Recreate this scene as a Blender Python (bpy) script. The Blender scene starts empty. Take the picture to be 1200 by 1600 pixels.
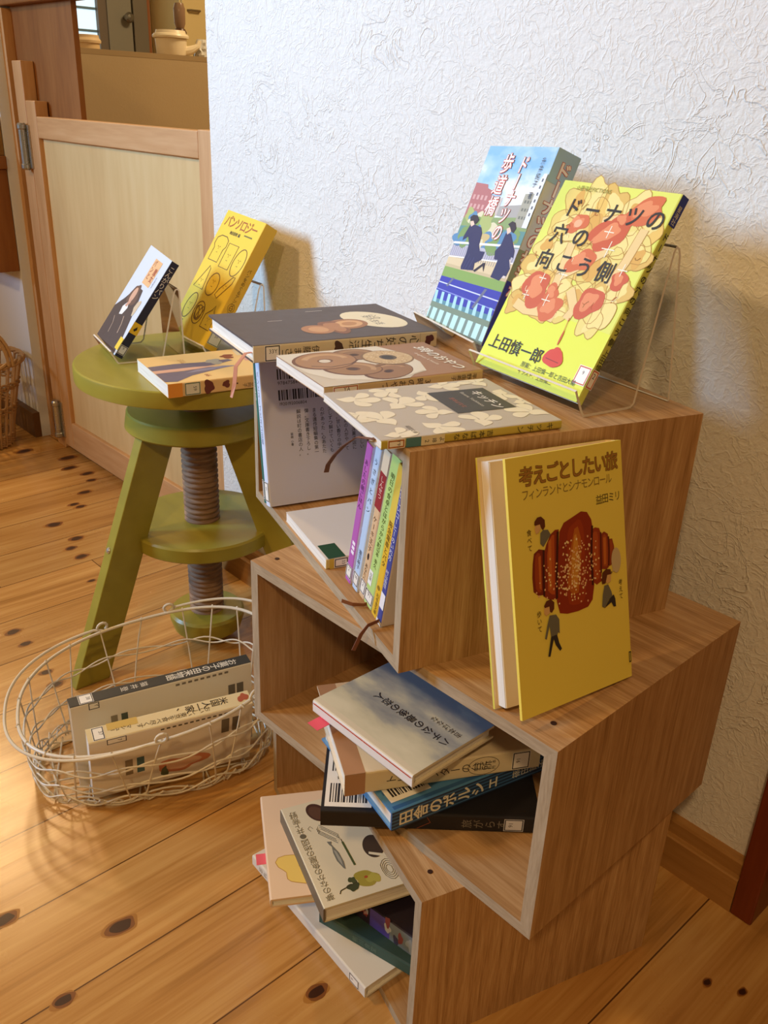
import bpy, bmesh, math, random
from mathutils import Vector, Matrix, Euler
random.seed(7)
PI = math.pi
scene = bpy.context.scene
COL = scene.collection
def R(d): return math.radians(d)

# ------------------------------------------------------------------ camera
cam_data = bpy.data.cameras.new('camera')
cam = bpy.data.objects.new('camera', cam_data); COL.objects.link(cam)
r2 = Vector((0.6721, 0.7394, 0.0385)).normalized()
fw = Vector((-0.6614, 0.6230, -0.4176)).normalized()
u2 = r2.cross(fw).normalized()
r2 = fw.cross(u2).normalized()
m = Matrix((r2, u2, -fw)).transposed().to_4x4(); m.translation = (0, 0, 0.87)
cam.matrix_world = m
cam_data.sensor_fit = 'VERTICAL'; cam_data.sensor_height = 36.0
cam_data.lens = 1379.48 * 36.0 / 1600.0
cam_data.clip_start = 0.02
scene.camera = cam

# ------------------------------------------------------------------ light
def srgb(h):
    h = h.lstrip('#'); v = [int(h[i:i + 2], 16) / 255 for i in (0, 2, 4)]
    return tuple(c / 12.92 if c <= .04045 else ((c + .055) / 1.055) ** 2.4 for c in v) + (1.0,)
world = bpy.data.worlds.new('world'); scene.world = world; world.use_nodes = True
bg = world.node_tree.nodes['Background']
bg.inputs[0].default_value = (1.0, 0.64, 0.28, 1); bg.inputs[1].default_value = 0.20
def area(name, loc, target, size, power, color, spread=180, sy=None):
    d = bpy.data.lights.new(name, 'AREA'); d.energy = power; d.color = color
    d.shape = 'RECTANGLE'; d.size = size; d.size_y = sy or size; d.spread = R(spread)
    o = bpy.data.objects.new(name, d); COL.objects.link(o); o.location = loc
    o.rotation_euler = (Vector(target) - Vector(loc)).to_track_quat('-Z', 'Y').to_euler()
    return o
area('daylight_window', (-3.05, -1.75, 1.72), (-.95, .87, 1.12), 0.65, 19, (.38, .65, 1.0), 60, 0.85)
area('ceiling_lamp', (-1.5, -1.2, 2.35), (-.8, .85, .6), 0.2, 10.5, (1.0, .65, .30), 130)
area('downlight', (.55, -1.1, 2.35), (-.6, .5, .15), 0.16, 5.4, (1.0, .65, .31), 95)
area('counter_lamp', (-3.15, .80, 1.95), (-1.0, .4, 0), 0.26, 17, (1.0, .66, .32), 170)
area('kitchen_fill_light', (-1.7, 2.3, 2.3), (-3.0, 1.8, .9), 0.5, 26, (1.0, .74, .42), 170)  # added fill with no seen source, brightens the counter panel and kitchen
vs = scene.view_settings
vs.view_transform = 'Standard'; vs.look = 'None'; vs.gamma = 1.0; vs.exposure = 0.12
vs.use_curve_mapping = False

# ------------------------------------------------------------------ materials
MATS = {}
def newmat(name):
    m = bpy.data.materials.new(name); m.use_nodes = True
    nt = m.node_tree; return m, nt, nt.nodes['Principled BSDF']
def N(nt, t, **k):
    n = nt.nodes.new(t)
    for a, b in k.items(): setattr(n, a, b)
    return n
def ramp(nt, stops):
    r = N(nt, 'ShaderNodeValToRGB'); cr = r.color_ramp
    while len(cr.elements) < len(stops): cr.elements.new(.5)
    for e, (p, c) in zip(cr.elements, stops): e.position = p; e.color = c
    return r
def plain(col, rough=.5, metal=0, spec=.4):
    key = ('p', col, rough, metal)
    if key in MATS: return MATS[key]
    m, nt, b = newmat('paint_' + col.strip('#'))
    b.inputs['Base Color'].default_value = srgb(col); b.inputs['Roughness'].default_value = rough
    b.inputs['Metallic'].default_value = metal; b.inputs['Specular IOR Level'].default_value = spec
    # a little fine unevenness, as on printed paper and paint
    n = N(nt, 'ShaderNodeTexNoise'); n.inputs['Scale'].default_value = 60; n.inputs['Detail'].default_value = 3
    tc = N(nt, 'ShaderNodeTexCoord'); nt.links.new(tc.outputs['Object'], n.inputs['Vector'])
    mr = N(nt, 'ShaderNodeMapRange'); mr.inputs[3].default_value = max(.05, rough - .06); mr.inputs[4].default_value = min(1, rough + .06)
    nt.links.new(n.outputs['Fac'], mr.inputs[0]); nt.links.new(mr.outputs[0], b.inputs['Roughness'])
    MATS[key] = m; return m
def ink(col): return plain(col, .55)
def wood(name, c1, c2, c3, scale=(3, 45, 45), rough=.42, bump=.15, axis='X'):
    m, nt, b = newmat(name)
    tc = N(nt, 'ShaderNodeTexCoord'); oi = N(nt, 'ShaderNodeObjectInfo')
    add = N(nt, 'ShaderNodeVectorMath', operation='ADD'); sc = N(nt, 'ShaderNodeVectorMath', operation='SCALE')
    nt.links.new(oi.outputs['Random'], sc.inputs['Scale']); sc.inputs[0].default_value = (7.3, 4.1, 9.7)
    nt.links.new(tc.outputs['Object'], add.inputs[0]); nt.links.new(sc.outputs[0], add.inputs[1])
    mp = N(nt, 'ShaderNodeMapping'); s = list(scale)
    if axis == 'Y': s = [s[1], s[0], s[2]]
    if axis == 'Z': s = [s[1], s[2], s[0]]
    mp.inputs['Scale'].default_value = s
    nt.links.new(add.outputs[0], mp.inputs['Vector'])
    n1 = N(nt, 'ShaderNodeTexNoise'); n1.inputs['Scale'].default_value = 1; n1.inputs['Detail'].default_value = 4; n1.inputs['Distortion'].default_value = .6
    n2 = N(nt, 'ShaderNodeTexNoise'); n2.inputs['Scale'].default_value = 6; n2.inputs['Detail'].default_value = 3
    nt.links.new(mp.outputs[0], n1.inputs['Vector']); nt.links.new(mp.outputs[0], n2.inputs['Vector'])
    mx = N(nt, 'ShaderNodeMix', data_type='FLOAT'); mx.inputs[0].default_value = .45
    nt.links.new(n1.outputs['Fac'], mx.inputs[2]); nt.links.new(n2.outputs['Fac'], mx.inputs[3])
    r = ramp(nt, [(.3, srgb(c1)), (.5, srgb(c2)), (.72, srgb(c3))])
    nt.links.new(mx.outputs[0], r.inputs[0]); nt.links.new(r.outputs[0], b.inputs['Base Color'])
    b.inputs['Roughness'].default_value = rough; b.inputs['Specular IOR Level'].default_value = .35
    bp = N(nt, 'ShaderNodeBump'); bp.inputs['Strength'].default_value = bump; bp.inputs['Distance'].default_value = .001
    nt.links.new(mx.outputs[0], bp.inputs['Height']); nt.links.new(bp.outputs[0], b.inputs['Normal'])
    return m
OAK = wood('oak_veneer', '#8f673a', '#b48b5d', '#d0ac7e', (5, 115, 115))
OAK_EDGE = wood('oak_edge', '#927f63', '#a89578', '#b9a78b', (10, 90, 90), .6)
OAK_IN = wood('oak_inside', '#976f44', '#b0885a', '#c49f72', (4, 60, 60), .6)
CABINET = wood('cabinet_wood', '#7d4b20', '#8c5828', '#9a6532', (2, 14, 14), .45, .05, 'Z')
DOORWOOD = wood('door_frame_wood', '#bb8a58', '#c89967', '#d3a878', (2, 22, 22), .45, .05, 'X')
DOORSTILE = wood('door_stile_wood', '#bb8a58', '#c89967', '#d3a878', (2, 22, 22), .45, .05, 'Z')
DOORPANEL = wood('door_panel_wood', '#cdaa72', '#d6b67e', '#dcbf8a', (1.2, 9, 9), .5, .03, 'Z')
REDWOOD = wood('dark_red_wood', '#5e2410', '#6d2c14', '#7a3519', (2, 20, 20), .35, .05, 'Z')
BASEWOOD = wood('baseboard_wood', '#9a6a35', '#a97940', '#b6874c', (2, 26, 26), .45, .05, 'X')
SCREWWOOD = wood('weathered_screw_wood', '#6f5540', '#8d6e54', '#a88a6c', (60, 12, 12), .7, .3, 'Z')
SHELFWOOD = wood('shelf_wood', '#7c5a2c', '#8d6834', '#9a7440', (2, 18, 18), .5, .05, 'X')

def pages_mat():
    m, nt, b = newmat('page_edges')
    tc = N(nt, 'ShaderNodeTexCoord'); mp = N(nt, 'ShaderNodeMapping'); mp.inputs['Scale'].default_value = (14, 14, 1500)
    n = N(nt, 'ShaderNodeTexNoise'); n.inputs['Scale'].default_value = 1; n.inputs['Detail'].default_value = 2
    nt.links.new(tc.outputs['Object'], mp.inputs[0]); nt.links.new(mp.outputs[0], n.inputs['Vector'])
    r = ramp(nt, [(.25, srgb('#d3cbbb')), (.6, srgb('#eee8dc'))])
    nt.links.new(n.outputs['Fac'], r.inputs[0]); nt.links.new(r.outputs[0], b.inputs['Base Color'])
    b.inputs['Roughness'].default_value = .8
    return m
PAGES = pages_mat()

def floor_mat():
    m, nt, b = newmat('pine_floor_boards')
    L = nt.links.new
    tc = N(nt, 'ShaderNodeTexCoord'); sx = N(nt, 'ShaderNodeSeparateXYZ'); L(tc.outputs['Object'], sx.inputs[0])
    a = N(nt, 'ShaderNodeMath', operation='ADD'); a.inputs[1].default_value = .803 + 12.8; L(sx.outputs['X'], a.inputs[0])
    d = N(nt, 'ShaderNodeMath', operation='DIVIDE'); d.inputs[1].default_value = .128; L(a.outputs[0], d.inputs[0])
    fl = N(nt, 'ShaderNodeMath', operation='FLOOR'); L(d.outputs[0], fl.inputs[0])
    fr = N(nt, 'ShaderNodeMath', operation='FRACT'); L(d.outputs[0], fr.inputs[0])
    # joints across the boards
    wn = N(nt, 'ShaderNodeTexWhiteNoise', noise_dimensions='1D'); L(fl.outputs[0], wn.inputs['W'])
    yo = N(nt, 'ShaderNodeMath', operation='MULTIPLY_ADD'); yo.inputs[1].default_value = 1.7; L(wn.outputs['Value'], yo.inputs[0]); L(sx.outputs['Y'], yo.inputs[2])
    yd = N(nt, 'ShaderNodeMath', operation='DIVIDE'); yd.inputs[1].default_value = 1.82; L(yo.outputs[0], yd.inputs[0])
    yf = N(nt, 'ShaderNodeMath', operation='FLOOR'); L(yd.outputs[0], yf.inputs[0])
    yfr = N(nt, 'ShaderNodeMath', operation='FRACT'); L(yd.outputs[0], yfr.inputs[0])
    cb = N(nt, 'ShaderNodeCombineXYZ'); L(fl.outputs[0], cb.inputs[0]); L(yf.outputs[0], cb.inputs[1])
    w2 = N(nt, 'ShaderNodeTexWhiteNoise', noise_dimensions='3D'); L(cb.outputs[0], w2.inputs['Vector'])
    # grain, shifted from board to board
    sh = N(nt, 'ShaderNodeVectorMath', operation='SCALE'); sh.inputs['Scale'].default_value = 5; L(w2.outputs['Color'], sh.inputs[0])
    ad = N(nt, 'ShaderNodeVectorMath', operation='ADD'); L(tc.outputs['Object'], ad.inputs[0]); L(sh.outputs[0], ad.inputs[1])
    mp = N(nt, 'ShaderNodeMapping'); mp.inputs['Scale'].default_value = (26, 1.6, 1); L(ad.outputs[0], mp.inputs[0])
    n1 = N(nt, 'ShaderNodeTexNoise'); n1.inputs['Scale'].default_value = 1; n1.inputs['Detail'].default_value = 5; n1.inputs['Distortion'].default_value = 1.0; L(mp.outputs[0], n1.inputs['Vector'])
    mp2 = N(nt, 'ShaderNodeMapping'); mp2.inputs['Scale'].default_value = (95, 3.2, 1); L(ad.outputs[0], mp2.inputs[0])
    n2 = N(nt, 'ShaderNodeTexNoise'); n2.inputs['Scale'].default_value = 1; n2.inputs['Detail'].default_value = 4; n2.inputs['Distortion'].default_value = 1.6; L(mp2.outputs[0], n2.inputs['Vector'])
    mx = N(nt, 'ShaderNodeMix', data_type='FLOAT'); mx.inputs[0].default_value = .42; L(n1.outputs['Fac'], mx.inputs[2]); L(n2.outputs['Fac'], mx.inputs[3])
    r = ramp(nt, [(.30, srgb('#97682f')), (.46, srgb('#bb8848')), (.68, srgb('#d2a562'))]); L(mx.outputs[0], r.inputs[0])
    hv = N(nt, 'ShaderNodeHueSaturation'); mr = N(nt, 'ShaderNodeMapRange'); mr.inputs[3].default_value = .84; mr.inputs[4].default_value = 1.08
    L(w2.outputs['Value'], mr.inputs[0]); L(mr.outputs[0], hv.inputs['Value']); L(r.outputs[0], hv.inputs['Color'])
    # seams
    def near0(src, wdt):
        p = N(nt, 'ShaderNodeMath', operation='PINGPONG'); p.inputs[1].default_value = .5; L(src, p.inputs[0])
        l = N(nt, 'ShaderNodeMath', operation='LESS_THAN'); l.inputs[1].default_value = wdt; L(p.outputs[0], l.inputs[0]); return l.outputs[0]
    s1 = near0(fr.outputs[0], .007); s2 = near0(yfr.outputs[0], .0005)
    mxs = N(nt, 'ShaderNodeMath', operation='MAXIMUM'); L(s1, mxs.inputs[0]); L(s2, mxs.inputs[1])
    mc = N(nt, 'ShaderNodeMix', data_type='RGBA'); L(mxs.outputs[0], mc.inputs[0]); L(hv.outputs[0], mc.inputs[6]); mc.inputs[7].default_value = srgb('#5e3a18')
    L(mc.outputs[2], b.inputs['Base Color'])
    n3 = N(nt, 'ShaderNodeTexNoise'); n3.inputs['Scale'].default_value = 9; n3.inputs['Detail'].default_value = 6; L(tc.outputs['Object'], n3.inputs['Vector'])
    m3 = N(nt, 'ShaderNodeMapRange'); m3.inputs[3].default_value = .17; m3.inputs[4].default_value = .34; L(n3.outputs['Fac'], m3.inputs[0]); L(m3.outputs[0], b.inputs['Roughness'])
    bp = N(nt, 'ShaderNodeBump'); bp.inputs['Strength'].default_value = .12; bp.inputs['Distance'].default_value = .001
    sub = N(nt, 'ShaderNodeMath', operation='SUBTRACT'); L(mx.outputs[0], sub.inputs[0]); L(mxs.outputs[0], sub.inputs[1]); L(sub.outputs[0], bp.inputs['Height']); L(bp.outputs[0], b.inputs['Normal'])
    return m
FLOOR = floor_mat()

def stucco(name, col, strength=.5):
    m, nt, b = newmat(name); L = nt.links.new
    b.inputs['Base Color'].default_value = srgb(col); b.inputs['Roughness'].default_value = .75
    tc = N(nt, 'ShaderNodeTexCoord')
    n1 = N(nt, 'ShaderNodeTexNoise'); n1.inputs['Scale'].default_value = 190; n1.inputs['Detail'].default_value = 4; L(tc.outputs['Object'], n1.inputs['Vector'])
    # crumpled ridges
    def ridge(scale, dist, width):
        n = N(nt, 'ShaderNodeTexNoise'); n.inputs['Scale'].default_value = scale; n.inputs['Detail'].default_value = 3; n.inputs['Distortion'].default_value = dist; L(tc.outputs['Object'], n.inputs['Vector'])
        s = N(nt, 'ShaderNodeMath', operation='SUBTRACT'); s.inputs[1].default_value = .5; L(n.outputs['Fac'], s.inputs[0])
        a = N(nt, 'ShaderNodeMath', operation='ABSOLUTE'); L(s.outputs[0], a.inputs[0])
        mr = N(nt, 'ShaderNodeMapRange'); mr.inputs[1].default_value = 0; mr.inputs[2].default_value = width; mr.inputs[3].default_value = 1; mr.inputs[4].default_value = 0; L(a.outputs[0], mr.inputs[0]); return mr.outputs[0]
    r1 = ridge(19, 1.5, .022); r2_ = ridge(46, 1.2, .06)
    mk = N(nt, 'ShaderNodeTexNoise'); mk.inputs['Scale'].default_value = 8; L(tc.outputs['Object'], mk.inputs['Vector'])
    mm = N(nt, 'ShaderNodeMapRange'); mm.inputs[1].default_value = .47; mm.inputs[2].default_value = .62; L(mk.outputs['Fac'], mm.inputs[0])
    p1 = N(nt, 'ShaderNodeMath', operation='MULTIPLY'); L(r1, p1.inputs[0]); L(mm.outputs[0], p1.inputs[1])
    p2 = N(nt, 'ShaderNodeMath', operation='MULTIPLY_ADD'); L(r2_, p2.inputs[0]); p2.inputs[1].default_value = .32; L(p1.outputs[0], p2.inputs[2])
    p3 = N(nt, 'ShaderNodeMath', operation='MULTIPLY_ADD'); L(n1.outputs['Fac'], p3.inputs[0]); p3.inputs[1].default_value = .9; L(p2.outputs[0], p3.inputs[2])
    bp = N(nt, 'ShaderNodeBump'); bp.inputs['Strength'].default_value = strength; bp.inputs['Distance'].default_value = .003
    L(p3.outputs[0], bp.inputs['Height']); L(bp.outputs[0], b.inputs['Normal'])
    return m
STUCCO = stucco('textured_white_wallpaper', '#e4e0d8', .5)

def acrylic():
    m = bpy.data.materials.new('clear_acrylic'); m.use_nodes = True; nt = m.node_tree; nt.nodes.clear(); L = nt.links.new
    o = N(nt, 'ShaderNodeOutputMaterial'); t = N(nt, 'ShaderNodeBsdfTransparent'); t.inputs[0].default_value = (.985, .99, .985, 1)
    g = N(nt, 'ShaderNodeBsdfGlossy'); g.inputs['Roughness'].default_value = .05
    f = N(nt, 'ShaderNodeFresnel'); f.inputs[0].default_value = 1.07
    mx = N(nt, 'ShaderNodeMixShader'); L(f.outputs[0], mx.inputs[0]); L(t.outputs[0], mx.inputs[1]); L(g.outputs[0], mx.inputs[2]); L(mx.outputs[0], o.inputs[0])
    return m
ACRYLIC = acrylic()
ACRYLIC_EDGE = plain('#ddd6c8', .25)

# ------------------------------------------------------------------ mesh builder
class MB:
    def __init__(s): s.v = []; s.f = []; s.m = []; s.mats = []; s.sm = []
    def mi(s, mat):
        if mat not in s.mats: s.mats.append(mat)
        return s.mats.index(mat)
    def poly(s, pts, mat, smooth=False):
        b = len(s.v); s.v += [tuple(p) for p in pts]; s.f.append(tuple(range(b, b + len(pts)))); s.m.append(s.mi(mat)); s.sm.append(smooth)
    def faces(s, pts, fs, mat, smooth=False):
        b = len(s.v); s.v += [tuple(p) for p in pts]; i = s.mi(mat)
        for f in fs: s.f.append(tuple(b + k for k in f)); s.m.append(i); s.sm.append(smooth)
    def box(s, lo, hi, mat, over=None):
        x0, y0, z0 = lo; x1, y1, z1 = hi
        p = [(x0, y0, z0), (x1, y0, z0), (x1, y1, z0), (x0, y1, z0), (x0, y0, z1), (x1, y0, z1), (x1, y1, z1), (x0, y1, z1)]
        fs = {'-z': (3, 2, 1, 0), '+z': (4, 5, 6, 7), '-y': (0, 1, 5, 4), '+x': (1, 2, 6, 5), '+y': (2, 3, 7, 6), '-x': (3, 0, 4, 7)}
        b = len(s.v); s.v += p
        for k, f in fs.items():
            s.f.append(tuple(b + i for i in f)); s.m.append(s.mi((over or {}).get(k, mat))); s.sm.append(False)
    def tube(s, pts, r, mat, n=8, closed=False, cap=True, rads=None):
        pts = [Vector(p) for p in pts]; k = len(pts); rings = []
        ref = None
        for i, p in enumerate(pts):
            a = pts[(i - 1) % k] if (closed or i > 0) else p
            c = pts[(i + 1) % k] if (closed or i < k - 1) else p
            t = (c - a).normalized()
            if ref is None:
                ref = t.orthogonal().normalized()
            else:
                ref = (ref - t * ref.dot(t)); ref = ref.normalized() if ref.length > 1e-6 else t.orthogonal().normalized()
            bn = t.cross(ref); rr = rads[i] if rads else r
            rings.append([p + (ref * math.cos(2 * PI * j / n) + bn * math.sin(2 * PI * j / n)) * rr for j in range(n)])
        b = len(s.v); i_ = s.mi(mat)
        for rg in rings: s.v += [tuple(q) for q in rg]
        for i in range(k if closed else k - 1):
            for j in range(n):
                i2 = (i + 1) % k; j2 = (j + 1) % n
                s.f.append((b + i * n + j, b + i * n + j2, b + i2 * n + j2, b + i2 * n + j)); s.m.append(i_); s.sm.append(True)
        if cap and not closed:
            s.f.append(tuple(b + j for j in range(n))[::-1]); s.m.append(i_); s.sm.append(False)
            s.f.append(tuple(b + (k - 1) * n + j for j in range(n))); s.m.append(i_); s.sm.append(False)
    def lathe(s, prof, mat, n=48, c=(0, 0), smooth=True):
        b = len(s.v); i_ = s.mi(mat); k = len(prof)
        for (r, z) in prof:
            for j in range(n):
                a = 2 * PI * j / n; s.v.append((c[0] + r * math.cos(a), c[1] + r * math.sin(a), z))
        for i in range(k - 1):
            for j in range(n):
                j2 = (j + 1) % n; s.f.append((b + i * n + j, b + i * n + j2, b + (i + 1) * n + j2, b + (i + 1) * n + j)); s.m.append(i_); s.sm.append(smooth)
        if prof[0][0] > 1e-6: s.f.append(tuple(b + j for j in range(n))[::-1]); s.m.append(i_); s.sm.append(False)
        if prof[-1][0] > 1e-6: s.f.append(tuple(b + (k - 1) * n + j for j in range(n))); s.m.append(i_); s.sm.append(False)
    def build(s, name, parent=None, loc=None, rot=None, bevel=0, autosmooth=True):
        me = bpy.data.meshes.new(name); me.from_pydata(s.v, [], s.f)
        for mt in s.mats: me.materials.append(mt)
        me.polygons.foreach_set('material_index', s.m); me.polygons.foreach_set('use_smooth', s.sm)
        me.update()
        if any(s.sm): me.set_sharp_from_angle(angle=R(27))
        o = bpy.data.objects.new(name, me); COL.objects.link(o)
        if parent is not None: o.parent = parent
        if loc is not None: o.location = loc
        if rot is not None: o.rotation_euler = rot
        if bevel:
            md = o.modifiers.new('bevel', 'BEVEL'); md.width = bevel; md.segments = 2; md.limit_method = 'ANGLE'; md.angle_limit = R(40)
        return o
def tag(o, label, cat, group=None):
    o['label'] = label; o['category'] = cat
    if group: o['group'] = group
    return o
def struct(o): o['kind'] = 'structure'; return o
def empty(name, loc=(0, 0, 0), rotz=0, mat=None):
    o = bpy.data.objects.new(name, None); COL.objects.link(o); o.empty_display_size = .05
    if mat is not None: o.matrix_world = mat
    else: o.location = loc; o.rotation_euler = (0, 0, rotz)
    return o
def simple_box(name, lo, hi, mat, parent=None, bevel=0, over=None):
    c = [(a + b) / 2 for a, b in zip(lo, hi)]; c[2] = lo[2]
    b = MB(); b.box([l - k for l, k in zip(lo, c)], [h - k for h, k in zip(hi, c)], mat, over)
    return b.build(name, parent, c, None, bevel)

# ------------------------------------------------------------------ lettering
GL = {}
def glyph(ch):
    if ch in GL: return GL[ch]
    c = bpy.data.curves.new('glyph', 'FONT'); c.body = ch; c.size = 1.0; c.resolution_u = 3
    o = bpy.data.objects.new('glyph', c); COL.objects.link(o)
    dg = bpy.context.evaluated_depsgraph_get()
    me = bpy.data.meshes.new_from_object(o.evaluated_get(dg), depsgraph=dg)
    vs_ = [(v.co.x, v.co.y) for v in me.vertices]; fs = [tuple(p.vertices) for p in me.polygons]
    wide = ord(ch) > 0x2000
    adv = 1.0 if wide else ((max(x for x, y in vs_) + .07) if vs_ else .3)
    bpy.data.objects.remove(o); bpy.data.curves.remove(c); bpy.data.meshes.remove(me)
    GL[ch] = (vs_, fs, adv, wide); return GL[ch]

# ------------------------------------------------------------------ books
class Book:
    """local frame: X width (spine at X=w), Y height, Z thickness (front cover at Z=t)"""
    def __init__(s, w, h, t, front, spine=None, back=None, hard=False, endp='#e8e2d4', plain_paper=False):
        s.w, s.h, s.t = w, h, t; s.hard = hard
        s.front = front; s.spine = spine or front; s.back = back or s.front
        s.cb = MB(); s.c = .0024 if hard else .0007
        s.endp = endp; s.tmp = {}; s.ct = 0
    def P(s, face, u, v, layer):
        d = .00014 + .00004 * layer + .0000016 * s.ct
        if face == 'F': return (u, v, s.t + d)
        if face == 'S': return (s.w + d, v, s.t - u)
        if face == 'B': return (s.w - u, v, -d)
        if face == 'E': return (u, -d, v)          # bottom end of the pages
        raise ValueError(face)
    def dims(s, face): return {'F': (s.w, s.h), 'S': (s.t, s.h), 'B': (s.w, s.h), 'E': (s.w, s.t)}[face]
    def rect(s, face, u0, v0, u1, v1, col, layer=0, mb=None):
        W, H = s.dims(face)
        s.polym(face, [(u0 * W, v0 * H), (u1 * W, v0 * H), (u1 * W, v1 * H), (u0 * W, v1 * H)], col, layer, mb)
    def polym(s, face, pts, col, layer=0, mb=None):
        s.ct += 1
        (mb or s.cb).poly([s.P(face, u, v, layer) for u, v in pts], col if not isinstance(col, str) else ink(col))
    def poly(s, face, pts, col, layer=0):
        W, H = s.dims(face); s.polym(face, [(u * W, v * H) for u, v in pts], col, layer)
    def ell(s, face, cu, cv, ru, rv, col, layer=0, rot=0, n=28, mb=None):
        W, H = s.dims(face); a = R(rot); pts = []
        for i in range(n):
            x = ru * math.cos(2 * PI * i / n); y = rv * math.sin(2 * PI * i / n)
            pts.append((cu * W + x * math.cos(a) - y * math.sin(a), cv * H + x * math.sin(a) + y * math.cos(a)))
        s.polym(face, pts, col, layer, mb)
    def blob(s, face, cu, cv, r, col, layer=0, seed=0, n=26, sx=1.0, rough=.3, rot=0):
        rr = random.Random(seed); ph = [rr.uniform(0, 6.28) for _ in range(4)]; W, H = s.dims(face); pts = []; ca, sa = math.cos(R(rot)), math.sin(R(rot))
        for i in range(n):
            a = 2 * PI * i / n; k = r * (1 + rough * .6 * math.sin(2 * a + ph[0]) + rough * .5 * math.sin(3 * a + ph[1]) + rough * .3 * math.sin(5 * a + ph[2]))
            x, y = k * sx * math.cos(a), k * math.sin(a)
            pts.append((cu * W + x * ca - y * sa, cv * H + x * sa + y * ca))
        s.polym(face, pts, col, layer); return pts
    def strokem(s, face, pts, wd, col, layer=1, closed=False):
        k = len(pts); P = [Vector((p[0], p[1])) for p in pts]; left = []; right = []
        for i in range(k):
            a = P[(i - 1) % k] if (closed or i > 0) else P[i]; b = P[(i + 1) % k] if (closed or i < k - 1) else P[i]
            t = (b - a); t = t.normalized() if t.length > 1e-9 else Vector((1, 0)); n = Vector((-t.y, t.x)) * wd / 2
            left.append(P[i] + n); right.append(P[i] - n)
        s.ct += 1
        pts3 = [s.P(face, q.x, q.y, layer) for q in left + right]; fs = []
        for i in range(k if closed else k - 1):
            j = (i + 1) % k; fs.append((k + i, k + j, j, i))
        s.cb.faces(pts3, fs, ink(col) if isinstance(col, str) else col)
    def stroke(s, face, pts, wd, col, layer=1, closed=False):
        W, H = s.dims(face); s.strokem(face, [(u * W, v * H) for u, v in pts], wd, col, layer, closed)
    def text(s, face, txt, u, v, size, col, layer=2, vert=False, rot=0, sp=1.0, sx=1.0, mb=None, align='l', shear=0, bold=0):
        """u, v: fraction of the face where the text starts (vert: centre of the first letter's top)"""
        W, H = s.dims(face); mat = ink(col) if isinstance(col, str) else col
        ca, sa = math.cos(R(rot)), math.sin(R(rot)); x = y = 0.0; out = []
        for ch in txt:
            if ch == ' ':
                if vert: y -= .5 * size * sp
                else: x += .4 * size * sp
                continue
            vs_, fs, adv, wide = glyph(ch)
            if vert:
                turn = ch in 'ー（）' ; q = []
                for (a, b) in vs_:
                    a0, b0 = (a - .5) if wide else (a - adv / 2), b - .38
                    if turn: a0, b0 = b0, -a0
                    if turn and ch == 'ー': a0 = -a0
                    q.append((x + (a0 + shear * b0) * size * sx, y + (b0 - .5) * size))
                y -= size * sp
            else:
                q = [(x + (a + shear * b) * size * sx, y + b * size) for a, b in vs_]; x += adv * size * sp * sx
            out.append((q, fs))
        off = -x / 2 if align == 'c' else 0; s.ct += 1
        offs = [(0, 0)] if not bold else [(bold * size * i, bold * size * j) for i in (-1, 1) for j in (-1, 1)]
        for q, fs in out:
            for (ox, oy) in offs:
                pts = []; s.ct += 1 if bold else 0
                for a, b in q:
                    a += off + ox; b += oy
                    pts.append(s.P(face, u * W + a * ca - b * sa, v * H + a * sa + b * ca, layer))
                (mb or s.cb).faces(pts, fs, mat)
    def label(s, face, u0, v0, u1, v1, frame='#2a2622', txt='', col='#efe9dc', bar=None, tsize=.005, trot=0):
        """library label: a piece of its own, stuck on"""
        mb = MB(); W, H = s.dims(face); s.rect(face, u0, v0, u1, v1, col, 3, mb)
        k = .0011
        a0, b0, a1, b1 = u0 * W + .0006, v0 * H + .0006, u1 * W - .0006, v1 * H - .0006
        for (p, q, r_, t_) in ((a0, b0, a1, b0 + k), (a0, b1 - k, a1, b1), (a0, b0, a0 + k, b1), (a1 - k, b0, a1, b1)):
            s.polym(face, [(p, q), (r_, q), (r_, t_), (p, t_)], frame, 4, mb)
        if bar: s.polym(face, [(a0, (b0 + b1) / 2 - k / 2), (a1, (b0 + b1) / 2 - k / 2), (a1, (b0 + b1) / 2 + k / 2), (a0, (b0 + b1) / 2 + k / 2)], frame, 4, mb)
        if txt: s.text(face, txt, (u0 + u1) / 2, (v0 + (v1 - v0) * .55), tsize, '#3a3530', 4, mb=mb, align='c', rot=trot)
        s.tmp.setdefault('library_label', []).append(mb)
    def barcode(s, face, u0, v0, u1, v1, n=30, seed=1, col='#26242a', digits='', vertical=False):
        rr = random.Random(seed); W, H = s.dims(face); a, b = (v0, v1) if vertical else (u0, u1); x = a
        while x < b:
            w = (b - a) / n * rr.choice((.35, .5, .9, 1.2)); 
            if vertical: s.rect(face, u0, x, u1, min(b, x + w), col, 2)
            else: s.rect(face, x, v0, min(b, x + w), v1, col, 2)
            x += w + (b - a) / n * rr.choice((.4, .6, 1.0))
        if digits and not vertical: s.text(face, digits, u0, v0 - .035, (u1 - u0) * W / len(digits) * 1.3, col, 2)
    def make(s, name, label, mat, cat='book', group=None, ribbon=None, open_angle=0, sticky=None):
        w, h, t, c = s.w, s.h, s.t, s.c; r = min(.0018, t * .2)
        fm, sm, bm = ink(s.front) if isinstance(s.front, str) else s.front, ink(s.spine) if isinstance(s.spine, str) else s.spine, ink(s.back) if isinstance(s.back, str) else s.back
        em = ink(s.endp)
        root = empty(name, mat=mat); tag(root, label, cat, group)
        sp_out = [(w - r, t), (w - r * .3, t - r * .3), (w, t - r), (w, r), (w - r * .3, r * .3), (w - r, 0)]
        sp_in = [(w - r, t - c), (w - max(c, r * .6), t - r), (w - max(c, r * .6), r), (w - r, c)]
        cb = s.cb
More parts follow.
